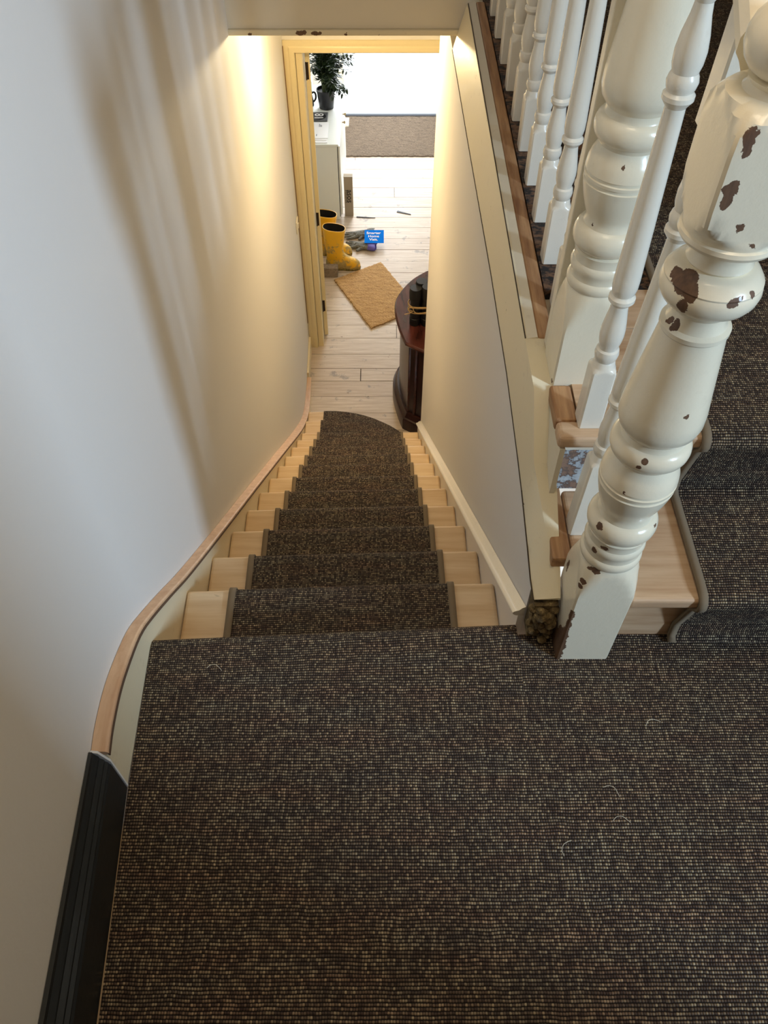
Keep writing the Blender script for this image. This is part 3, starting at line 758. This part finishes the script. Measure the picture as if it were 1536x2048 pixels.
#@@PROPS
# ------------------------------------------------------------------ things in the lower hall
def on(u, v, z):
    d = ray(u, v); return CAMP + d * ((z - CAMZ) / d.z)
def coir(name, c0, c1, sc=120):
    t = NT(name); n_ = t.noise(t.pos(), sc, 6, .7); m_ = t.noise(t.pos((6, 20, 6)), 2, 4)
    col = t.ramp(t.math('MULTIPLY_ADD', m_, .35, t.math('MULTIPLY', n_, .65)), [(.36, c0), (.62, c1)])
    t.set(Base_Color=col, Roughness=.95, Normal=t.bump(n_, .7, .006)); return t.m
COIR = coir('golden_coir', hexc(142, 104, 62), hexc(204, 166, 112))
COIR2 = coir('grey_brown_coir', hexc(62, 50, 38), hexc(108, 92, 74), 60)
def mat_mesh(A, B, C, z, h, nx, ny, jag):
    b = BM(); A, B, C = Vector(A), Vector(B), Vector(C); g = []
    for i in range(nx + 1):
        row = []
        for j in range(ny + 1):
            s_, t_ = i / nx, j / ny; e = jag if (i in (0, nx) or j in (0, ny)) else 0
            p = A + (B - A) * s_ + (C - A) * t_
            row.append(b.verts.new((p.x + random.uniform(-e, e), p.y + random.uniform(-e, e), z + h + (random.uniform(-.0015, .0015) if not e else -.003))))
        g.append(row)
    for i in range(nx):
        for j in range(ny): b.faces.new([g[i][j], g[i + 1][j], g[i + 1][j + 1], g[i][j + 1]])
    rim = [g[i][0] for i in range(nx + 1)] + [g[nx][j] for j in range(1, ny + 1)] + [g[i][ny] for i in range(nx - 1, -1, -1)] + [g[0][j] for j in range(ny - 1, 0, -1)]
    low = [b.verts.new((v.co.x, v.co.y, z)) for v in rim]
    for i in range(len(rim)):
        k = (i + 1) % len(rim); b.faces.new([rim[i], rim[k], low[k], low[i]])
    b.faces.new(low); return b
A_, B_, C_ = (-.436, 5.953), (-.029, 6.214), (-.106, 5.288)
b = mat_mesh((*A_, 0), (*B_, 0), (*C_, 0), ZL + .0005, .016, 40, 56, .004)
o = obj('doormat', b, COIR, None, (-.07, 5.75, ZL)); tag(o, 'golden coir doormat lying askew on the floorboards beyond the hall door', 'doormat')
b = mat_mesh((-.425, 8.965, 0), (.845, 8.965, 0), (-.425, 8.10, 0), ZL + .0005, .014, 70, 50, .004)
o = obj('entrance_mat', b, COIR2, None, (.2, 8.5, ZL)); tag(o, 'wide grey brown coir mat in front of the open front door', 'doormat')
b = BM(); box(b, -.84, .845, 8.0865, 9.0, ZL - .02, ZL); struct('floor_entrance', b, FL.m)

# yellow rubber boots
YEL = NT('dirty_yellow_rubber'); gz = YEL.n('ShaderNodeSeparateXYZ', Vector=YEL.n('ShaderNodeNewGeometry').outputs['Position']).outputs[2]
hgt = YEL.math('MULTIPLY', YEL.math('SUBTRACT', gz, ZL), .75)
mud = YEL.math('SUBTRACT', YEL.noise(YEL.pos(), 16, 6, .7), hgt)
mm = YEL.ramp(mud, [(0, (0, 0, 0)), (.37, (0, 0, 0)), (.45, (1, 1, 1))])
mc = YEL.mix(YEL.noise(YEL.pos(), 34, 4), hexc(84, 62, 36), hexc(206, 186, 124))
YEL.set(Base_Color=YEL.mix(YEL.math('MULTIPLY', mm, .9), hexc(232, 178, 36), mc), Roughness=YEL.math('MULTIPLY_ADD', mm, .45, .38))
BLK = plain('black_lining', hexc(24, 20, 16), .8)
SOLE = coir('muddy_sole', hexc(40, 34, 26), hexc(176, 148, 70), 40)
def boot(label, hx_, hy_, rot):
    T = thing('wellington_boot', label, 'boot', (hx_, hy_, ZL), 'yellow wellington boots')
    Mx = Matrix.Translation((hx_, hy_, ZL)) @ Matrix.Rotation(rot, 4, 'Z')
    tab = [(.018, -.002, .300, .047), (.030, -.003, .303, .050), (.050, -.002, .301, .051), (.068, 0, .294, .050), (.082, .002, .280, .047), (.094, .004, .258, .044), (.106, .006, .225, .043), (.120, .007, .192, .043), (.140, .008, .168, .045), (.165, .007, .157, .048), (.20, .004, .156, .053), (.26, -.002, .164, .058), (.32, -.007, .173, .061), (.375, -.011, .180, .063), (.382, -.013, .182, .065), (.398, -.014, .183, .0655), (.400, -.012, .181, .063)]
    def ring(z, xa, xb, wd, n_=28):
        out = []
        for k in range(n_):
            a = 2 * pi * k / n_; cx = (xa + xb) / 2; hx2 = (xb - xa) / 2
            ca, sa = cos(a), sin(a); e = .8
            x = cx + hx2 * abs(ca) ** e * (1 if ca > 0 else -1); y = wd * abs(sa) ** e * (1 if sa > 0 else -1)
            if z < .12: y *= 1 - .16 * max(0, 1 - abs((x - .15) / .06)) - .10 * max(0, -ca)
            tilt = -.012 * (x - .08) / .1 * max(0, (z - .3) / .1)
            out.append(Mx @ Vector((x, y, z + tilt)))
        return out
    b = BM(); sweep(b, [ring(*r_) for r_ in tab] + [ring(.399, -.009, .178, .060), ring(.30, 0, .166, .054), ring(.22, .008, .15, .05)], True, False)
    bd = obj('boot_body', b, YEL.m, T, smooth=60)
    b = BM(); sweep(b, [ring(.0005, -.002, .298, .046), ring(.002, -.006, .305, .050), ring(.018, -.006, .307, .0515), ring(.024, -.003, .303, .049)], True)
    obj('sole', b, SOLE, T, smooth=40)
    b = BM(); sweep(b, [ring(.3965, -.0085, .1775, .0595), ring(.30, .001, .165, .053), ring(.24, .006, .152, .050)], True)
    for f in [f for f in b.faces if len(f.verts) > 4 and f.calc_center_median().z > ZL + .35]: b.faces.remove(f)
    obj('lining', b, BLK, T, smooth=60)
boot('muddy yellow wellington boot standing nearest the door, in front of its pair', -.512, 6.150, radians(-3))
boot('yellow wellington boot standing behind its pair against the white cabinet', -.592, 6.365, radians(-3))

# block holding the door back
b = BM(); box(b, -.615, -.404, 6.0, 6.072, ZL + .0005, ZL + .093)
bmesh.ops.subdivide_edges(b, edges=b.edges, cuts=3, use_grid_fill=True)
for v in b.verts: v.co += Vector([random.uniform(-.0015, .0015) for _ in range(3)]) if v.co.z > ZL + .01 else Vector()
o = obj('brick', b, coir('rough_grey_brick', hexc(104, 92, 80), hexc(152, 136, 118), 50), None, (-.51, 6.035, ZL))
tag(o, 'rough grey brown brick on the floor between the door and the boots', 'brick'); bevel(o, .005)

# work gloves
GREY = NT('grey_knit'); gn = GREY.noise(GREY.pos(), 90, 4); GREY.set(Base_Color=GREY.ramp(gn, [(.3, hexc(74, 74, 70)), (.7, hexc(132, 132, 126))]), Roughness=.9, Normal=GREY.bump(gn, .5, .004))
PURP = plain('purple_cuff', hexc(92, 82, 168), .6)
def capsule(b, a, c, r0, r1, n_=5):
    a, c = Vector(a), Vector(c)
    for k in range(n_ + 1):
        t_ = k / n_; ball(b, a.lerp(c, t_), lerp(r0, r1, t_), seg=10)
def glove(label, x, y, rot, purple):
    T = thing('work_glove', label, 'glove', (x, y, ZL), 'work gloves on the hall floor')
    Mx = Matrix.Translation((x, y, ZL)) @ Matrix.Rotation(rot, 4, 'Z')
    b = BM()
    for (p0, p1, r0, r1) in (((-.02, -.025, .022), (.085, -.03, .024), .020, .022), ((-.02, .02, .022), (.085, .025, .024), .020, .022), ((-.03, 0, .026), (.09, 0, .028), .022, .024),
                             ((-.03, -.036, .020), (-.115, -.05, .014), .013, .010), ((-.035, -.012, .022), (-.135, -.018, .016), .013, .010), ((-.035, .012, .022), (-.13, .018, .018), .013, .010), ((-.03, .034, .020), (-.11, .048, .014), .012, .009),
                             ((.04, -.03, .022), (-.005, -.078, .016), .015, .012), ((-.01, -.02, .034), (.06, .015, .040), .012, .012), ((.03, .03, .030), (.08, -.01, .038), .010, .012)):
        capsule(b, Mx @ Vector(p0), Mx @ Vector(p1), r0, r1, 9)
    o = obj('glove_hand', b, GREY.m, T)
    m = o.modifiers.new('blend', 'REMESH'); m.mode = 'VOXEL'; m.voxel_size = .005; m.use_smooth_shade = True
    m = o.modifiers.new('soft', 'SMOOTH'); m.iterations = 4; m.factor = .5
    b = BM(); rings = []
    for k, (xx, w_, h_) in enumerate(((.082, .050, .026), (.10, .056, .028), (.125, .060, .027), (.150, .058, .024), (.152, .052, .020), (.12, .052, .020))):
        rings.append([Mx @ Vector((xx + .006 * sin(3 * a), w_ * cos(a), .029 + h_ * sin(a))) for a in [2 * pi * q / 20 for q in range(20)]])
    sweep(b, rings, True); obj('cuff', b, purple, T, smooth=50, label='purple cuff' if purple is PURP else None)
glove('crumpled grey work glove with a purple cuff, nearest the boots', -.222, 6.462, radians(-14), PURP)
glove('crumpled grey work glove half under the blue card', -.235, 6.640, radians(8), GREY.m)

# blue card resting on the glove
zc = ZL + .075
q = [on(729, 460, zc + .022), on(767.5, 460, zc + .022), on(768, 486, zc - .012), on(729, 486, zc - .012)]
ex = (q[1] - q[0]).normalized(); ey = (q[0] - q[3]); ey = (ey - ex * ey.dot(ex)).normalized(); ez = ex.cross(ey)
wd, ht = (q[1] - q[0]).length, (q[0] - q[3]).length
Mc = Matrix((ex, ey, ez)).transposed().to_4x4(); Mc.translation = (q[0] + q[1] + q[2] + q[3]) / 4
CT = thing('card', 'small bright blue card with white words lying on a grey glove', 'card', tuple(Mc.translation))
b = BM(); vs = box(b, -wd / 2, wd / 2, -ht / 2, ht / 2, -.0015, 0); b.transform(Mc); obj('sheet', b, plain('bright_blue_card', hexc(0, 118, 226), .9, Specular_IOR_Level=.1), CT)
b = BM()
for k, s_ in enumerate(('Smarter', 'Home', 'Visit.')):
    text_mesh(b, s_, ht * .25, Mc @ Matrix.Translation((-wd * .03, ht * (.26 - .25 * k), .0006)), .0003, .0006)
obj('lettering', b, plain('white_print', (.9, .9, .9), .6), CT, label='white words Smarter Home Visit.')

# slivers on the floor
for nm, lab, p0, p1, w_ in (('wood_sliver', 'dark pointed sliver lying on the bright floorboards', (.127, 7.057), (.257, 7.002), .012), ('thin_stick', 'thin grey stick lying beside the upright carton', (-.262, 6.962), (-.083, 6.943), .006)):
    d_ = Vector((p1[0] - p0[0], p1[1] - p0[1], 0)); n_ = Vector((-d_.y, d_.x, 0)).normalized() * w_
    a0 = Vector((*p0, ZL + .0008)); a1 = Vector((*p1, ZL + .0008))
    b = BM(); hexa(b, [a0 - n_, a1 - n_ * .2, a1 + n_ * .2, a0 + n_], [p + Vector((0, 0, .006)) for p in (a0 - n_, a1 - n_ * .2, a1 + n_ * .2, a0 + n_)])
    o = obj(nm, b, plain(nm, hexc(70, 74, 84), .6), None, tuple((a0 + a1) / 2)); tag(o, lab, 'wood scrap')

# carton with printed name
CB = thing('carton', 'tall grey cardboard carton standing beside the white cabinet', 'cardboard box', (-.336, 7.0, ZL))
KRAFT = plain('grey_cardboard', hexc(158, 146, 128), .8)
b = BM(); box(b, -.372, -.291, 6.975, 7.03, ZL + .0008, ZL + .392); bevel(obj('box_body', b, KRAFT, CB), .003)
b = BM(); box(b, -.374, -.289, 6.973, 7.032, ZL + .3925, ZL + .396); obj('lid_flap', b, KRAFT, CB)
b = BM()
Mt = Matrix.Translation((-.322, 6.9742, ZL + .205)) @ Matrix(((0, 1, 0, 0), (0, 0, -1, 0), (-1, 0, 0, 0), (0, 0, 0, 1)))
text_mesh(b, 'asos', .075, Mt, .0003, .001, space=1.0)
Mt2 = Matrix.Translation((-.354, 6.9742, ZL + .205)) @ Matrix(((0, 1, 0, 0), (0, 0, -1, 0), (-1, 0, 0, 0), (0, 0, 0, 1)))
text_mesh(b, 'DISCOVER', .020, Mt2, .0003, .0004, space=1.5)
obj('printed_name', b, plain('black_print', hexc(30, 28, 28), .7), CB, label='black printed letters')

# white cabinet with brass knobs
ZT = -2.03
WC = thing('cabinet', 'white painted cabinet along the hall wall with a plant on top', 'cabinet', (-.62, 7.5, ZL))
WHC = plain('white_cabinet_paint', hexc(226, 230, 226), .4)
b = BM(); box(b, -.848, -.415, 6.915, 8.06, ZL + .0008, ZT - .0205); bevel(obj('carcass', b, WHC, WC), .003)
b = BM(); box(b, -.848, -.402, 6.90, 8.075, ZT - .02, ZT); bevel(obj('cabinet_top', b, WHC, WC), .004)
BRASS = plain('dull_brass', hexc(150, 130, 96), .35, Metallic=.8)
DK = plain('shadow_gap', hexc(40, 34, 30), .9)
for y0, y1, ky in ((6.925, 7.565, 7.50), (7.572, 8.05, 7.66)):
    b = BM(); box(b, -.4095, -.391, y0, y1, ZL + .05, ZT - .028); d_ = bevel(obj('door', b, WHC, WC), .003)
    b = BM(); lat = [(.0, .006), (.012, .005), (.018, .011), (.026, .014), (.031, .009)]
    rr = [[(-.391 + a, ky + r_ * cos(t), ZT - .09 + r_ * sin(t)) for t in [2 * pi * k / 14 for k in range(14)]] for a, r_ in lat]
    sweep(b, rr, True); obj('knob', b, BRASS, d_, smooth=50)
b = BM(); box(b, -.4145, -.410, 6.92, 6.93, ZL + .03, ZT - .03); obj('hinge_gap', b, DK, WC)

# potted plant
PX, PY = -.535, 7.60
PP = thing('potted_plant', 'bushy dark green plant in a black pot on the white cabinet', 'potted plant', (PX, PY, ZT))
b = BM(); lathe(b, [(ZT + .001, .064), (ZT + .004, .067), (ZT + .10, .078), (ZT + .150, .083), (ZT + .152, .087), (ZT + .168, .087), (ZT + .168, .080), (ZT + .145, .078)], PX, PY, 32)
obj('pot', b, plain('black_plastic', hexc(30, 32, 38), .4), PP, smooth=40)
b = BM(); bl = BM(); random.seed(11)
def leaflet(bl, base, d, ln, wd_, up):
    s_ = d.cross(up).normalized() * wd_ * .5; n_ = s_.cross(d).normalized()
    p = [base, base + d * ln * .3 + s_ * .9 - n_ * ln * .04, base + d * ln * .65 + s_ * .75 - n_ * ln * .06, base + d * ln, base + d * ln * .65 - s_ * .75 - n_ * ln * .06, base + d * ln * .3 - s_ * .9 - n_ * ln * .04, base + d * ln * .5]
    v = [bl.verts.new(q_) for q_ in p]
    for f in ((0, 1, 6), (1, 2, 6), (2, 3, 6), (3, 4, 6), (4, 5, 6), (5, 0, 6)): bl.faces.new([v[i] for i in f])
for k in range(125):
    a = random.uniform(0, 2 * pi); R_ = random.uniform(.05, .25) if k > 12 else random.uniform(.20, .33)
    if k <= 12: a = random.uniform(-1.0, .6)
    H = random.uniform(.16, .62) if R_ > .1 else random.uniform(.4, .7)
    if k % 7 == 0: H = random.uniform(-.02, .12); R_ = random.uniform(.13, .19); a = random.uniform(-1.1, 1.3)
    p0 = Vector((PX + .03 * cos(a), PY + .03 * sin(a), ZT + .15)); p3 = Vector((PX + R_ * cos(a), PY + R_ * sin(a), ZT + .15 + H))
    p3.x = max(p3.x, -.83)
    p1 = p0 + Vector((0, 0, .12 + max(H, 0) * .6)); pts = []
    for i in range(13):
        t_ = i / 12; pts.append(p0 * (1 - t_) ** 2 + p1 * 2 * t_ * (1 - t_) + p3 * t_ * t_)
    tube(b, pts, [.0028 - .0018 * i / 12 for i in range(13)], 5)
    for i in range(3, 13):
        d0 = (pts[min(i + 1, 12)] - pts[i - 1]).normalized()
        for sd in (-1, 1):
            side = d0.cross(Vector((0, 0, 1)) + Vector((random.uniform(-.5, .5), random.uniform(-.5, .5), 0))).normalized() * sd
            dd = (d0 * .7 + side + Vector((0, 0, random.uniform(-.7, .15)))).normalized()
            leaflet(bl, pts[i], dd, random.uniform(.044, .066), random.uniform(.019, .027), Vector((random.uniform(-.3, .3), random.uniform(-.3, .3), 1)))
obj('stems', b, plain('green_stem', hexc(70, 84, 44), .6), PP)
LF = NT('dark_leaf'); ln_ = LF.noise(LF.pos(), 14, 3); LF.set(Base_Color=LF.ramp(ln_, [(.35, hexc(18, 34, 20)), (.7, hexc(50, 68, 32))]), Roughness=.35)
LF.b.inputs['Transmission Weight'].default_value = 0
o = obj('foliage', bl, LF.m, PP); o['kind'] = 'stuff'

# slate plaque with the house number, letters, kettle, small box
PL = thing('number_plaque', 'dark slate plaque with a white number 18 lying on the cabinet', 'house number plaque', (-.60, 7.40, ZT))
b = BM(); box(b, -.78, -.515, 7.315, 7.485, ZT + .001, ZT + .011); bevel(obj('slate', b, plain('grey_slate', hexc(84, 86, 88), .6), PL), .003)
b = BM(); rr = [[(-.645 + .115 * s_ * cos(t), 7.40 + .076 * s_ * sin(t), z_) for t in [2 * pi * k / 36 for k in range(36)]] for s_, z_ in ((1, ZT + .0112), (1, ZT + .0135), (.96, ZT + .0145))]
sweep(b, rr, True); obj('oval', b, plain('black_oval', hexc(18, 18, 20), .4), PL)
b = BM(); Mt = Matrix.Translation((-.590, 7.395, ZT + .0152)) @ Matrix(((0, -1, 0, 0), (1, 0, 0, 0), (0, 0, 1, 0), (0, 0, 0, 1)))
text_mesh(b, '18', .115, Mt, .0004, .0006); obj('numerals', b, plain('white_numerals', (.85, .85, .85), .5), PL, label='white number 18')
PAP = plain('white_paper', hexc(238, 240, 244), .7); INK = plain('grey_print', hexc(120, 124, 136), .8)
for k, (x0_, x1_, y0_, y1_, r_, lab) in enumerate(((-.78, -.503, 6.925, 7.16, 1.5, 'white envelope at the bottom of the pile on the cabinet edge'), (-.79, -.507, 6.965, 7.20, -1, 'white envelope in the middle of the pile on the cabinet'), (-.79, -.498, 6.99, 7.285, .8, 'top white letter of the pile on the white cabinet, with grey print'))):
    T = thing('envelope', lab, 'letter', ((x0_ + x1_) / 2, (y0_ + y1_) / 2, ZT + .001 + .004 * k), 'letters on the cabinet')
    Mx = Matrix.Translation(T.location) @ Matrix.Rotation(radians(r_), 4, 'Z')
    b = BM(); box(b, (x0_ - x1_) / 2, (x1_ - x0_) / 2, (y0_ - y1_) / 2, (y1_ - y0_) / 2, 0, .0035); b.transform(Mx); obj('paper', b, PAP, T)
    if k == 2:
        b = BM()
        b.free()
        for bxs in ([(.06 + .010 * i, .066 + .010 * i, .06, .115 - .012 * i) for i in range(3)], [(-.02 + .012 * i, -.013 + .012 * i, -.05, .01 - .01 * i) for i in range(3)], [(.04, .047, -.11, -.075)]):
            b = BM()
            for q_ in bxs: box(b, *q_, .0035, .0039)
            b.transform(Mx); obj('print', b, INK, T)
KT = thing('kettle', 'black handled kettle behind the number plaque, beside the plant pot', 'kettle', (-.715, 7.64, ZT))
b = BM(); lathe(b, [(ZT + .001, .058), (ZT + .004, .062), (ZT + .05, .060), (ZT + .10, .050), (ZT + .12, .046), (ZT + .128, .030), (ZT + .134, .008), (ZT + .145, .010), (ZT + .150, .0)][:-1], KT.location.x, KT.location.y, 28); obj('body', b, BLK, KT, smooth=40)
b = BM(); tube(b, smoothpath([(-.667, 7.64, ZT + .115), (-.645, 7.64, ZT + .120), (-.632, 7.64, ZT + .095), (-.636, 7.64, ZT + .06), (-.655, 7.64, ZT + .035)], 4), .009, 8); obj('handle', b, BLK, KT, smooth=60)
b = BM(); box(b, -.80, -.682, 7.86, 7.98, ZT + .001, ZT + .12); o = obj('small_box', b, plain('mint_card', hexc(196, 224, 208), .7), None, (-.74, 7.92, ZT)); bevel(o)
tag(o, 'pale mint green box at the back of the white cabinet', 'box')

# dark bow-ended cabinet at the foot of the stairs
MAH = NT('dark_mahogany'); mg = MAH.noise(MAH.pos((14, 3, 14)), 2, 5); MAH.set(Base_Color=MAH.ramp(mg, [(.3, hexc(48, 22, 20)), (.7, hexc(86, 42, 36))]), Roughness=.22)
MAHD = NT('darker_mahogany'); mg = MAHD.noise(MAHD.pos((14, 14, 3)), 2, 5); MAHD.set(Base_Color=MAHD.ramp(mg, [(.3, hexc(32, 16, 16)), (.7, hexc(62, 34, 30))]), Roughness=.28)
MC = thing('bow_end_cabinet', 'dark mahogany cabinet with a bowed end at the foot of the stairs', 'cabinet', (.5, 4.5, ZL))
bow = [(.14, 4.15), (.115, 4.234), (.089, 4.356), (.0735, 4.48), (.077, 4.594), (.105, 4.69), (.161, 4.798), (.221, 4.879), (.302, 4.953)]
bow = [(p.x, p.y) for p in [Vector((*q_, 0)) for q_ in bow]]
bow = [(p.x, p.y) for p in smoothpath([Vector((x, y, 0)) for x, y in bow], 3)]
top = [(.98, 3.99), (.37, 3.99), (.246, 4.075)] + bow + [(.45, 5.02), (.98, 5.04)]
CC = (.56, 4.5)
def inset(poly, k): return [(CC[0] + (x - CC[0]) * (1 - k) if x < .97 else x, CC[1] + (y - CC[1]) * (1 - k)) for x, y in poly]
ZK = -1.97
b = BM(); sweep(b, [[(x, y, z_) for x, y in inset(top, k)] for k, z_ in ((.03, ZK - .034), (.012, ZK - .030), (.0, ZK - .020), (.0, ZK - .012), (.010, ZK - .004), (.022, ZK))], True)
obj('cabinet_top', b, MAH.m, MC, smooth=28)
b = BM(); sweep(b, [[(x, y, z_) for x, y in inset(top, .085)] for z_ in (ZL + .14, ZK - .0345)], True)
body = obj('cabinet_body', b, MAHD.m, MC, smooth=28)
b = BM(); sweep(b, [[(x, y, z_) for x, y in inset(top, k)] for k, z_ in ((-.012, ZL + .001), (-.012, ZL + .085), (.0, ZL + .10), (.02, ZL + .105), (.045, ZL + .125), (.055, ZL + .1395))], True)
obj('plinth', b, MAHD.m, MC, smooth=28)
cx_, cy_ = inset([(.14, 4.15)], .075)[0]
for (dx, dy) in ((.004, .010), (.045, -.028)):
    b = BM(); box(b, cx_ + dx - .010, cx_ + dx + .010, cy_ + dy - .010, cy_ + dy + .010, ZL + .1405, ZK - .035); bevel(obj('corner_stile', b, MAH.m, MC), .005, 3)

# black bundle tied with twine on the dark cabinet
BT = thing('tied_bundle', 'black bundle tied with pale twine standing on the dark cabinet', 'bundle', (.235, 4.36, ZK))
BLK2 = plain('matt_black', hexc(14, 13, 14), .55)
for (x, y, r_, h_) in ((.207, 4.352, .036, .285), (.285, 4.345, .036, .30), (.245, 4.405, .034, .30)):
    b = BM(); lathe(b, [(ZK + .001, r_ * .96), (ZK + .006, r_), (ZK + .04, r_), (ZK + .043, r_ * 1.06), (ZK + .055, r_ * 1.06), (ZK + .058, r_ * .97), (ZK + h_ * .7, r_ * .97), (ZK + h_ * .72, r_ * 1.15), (ZK + h_ * .92, r_ * 1.2), (ZK + h_, r_ * 1.05)], x, y, 24)
    obj('black_tube', b, BLK2, BT, smooth=35)
TW = plain('pale_twine', hexc(176, 146, 100), .9)
b = BM()
for zz in (.150, .158, .108):
    tube(b, [(.243 + .083 * cos(t), 4.368 + .060 * sin(t) , ZK + zz + .004 * sin(3 * t)) for t in [2 * pi * k / 32 for k in range(33)]], .0035, 6)
tube(b, smoothpath([(.19, 4.312, ZK + .13), (.165, 4.305, ZK + .145), (.168, 4.302, ZK + .165), (.188, 4.304, ZK + .16), (.196, 4.306, ZK + .135), (.215, 4.303, ZK + .12), (.26, 4.300, ZK + .125), (.31, 4.298, ZK + .14)], 5), .004, 6)
tube(b, smoothpath([(.19, 4.310, ZK + .13), (.165, 4.305, ZK + .118), (.135, 4.303, ZK + .112)], 5), .003, 6)
obj('twine', b, TW, BT, smooth=60)
#@@END

# ------------------------------------------------------------------ light
def area(name, loc, target, sx, sy, power, color):
    l = bpy.data.lights.new(name, 'AREA'); l.shape = 'RECTANGLE'; l.size = sx; l.size_y = sy; l.energy = power; l.color = color
    o = bpy.data.objects.new(name, l); COL.objects.link(o); o.location = loc
    o.rotation_euler = (Vector(target) - Vector(loc)).to_track_quat('-Z', 'Y').to_euler(); return o
area('landing_window_daylight', (3.26, (WY0 + WY1) / 2, (WZ0 + WZ1) / 2), (-.3, 1.1, -.1), WY1 - WY0 - .06, WZ1 - WZ0 - .06, 140, (.54, .75, 1))
area('landing_warm_fill', (.3, .6, 2.70), (.3, .6, 0), .8, .8, 13, (1, .80, .55))  # unseen warm fill light added above the landing
area('front_door_daylight', (0, 8.96, -1.15), (0, 6.9, -2.7), .84, 1.4, 70, (.93, .97, 1))
l = bpy.data.lights.new('stair_foot_lamp', 'POINT'); l.energy = 25; l.color = (1, .78, .45); l.shadow_soft_size = .035
o = bpy.data.objects.new('stair_foot_lamp', l); COL.objects.link(o); o.location = (-.15, 3.78, .13)
W = bpy.data.worlds.new('sky'); S.world = W; W.use_nodes = True
bg = W.node_tree.nodes['Background']; bg.inputs[0].default_value = (.86, .93, 1, 1); bg.inputs[1].default_value = 2.2
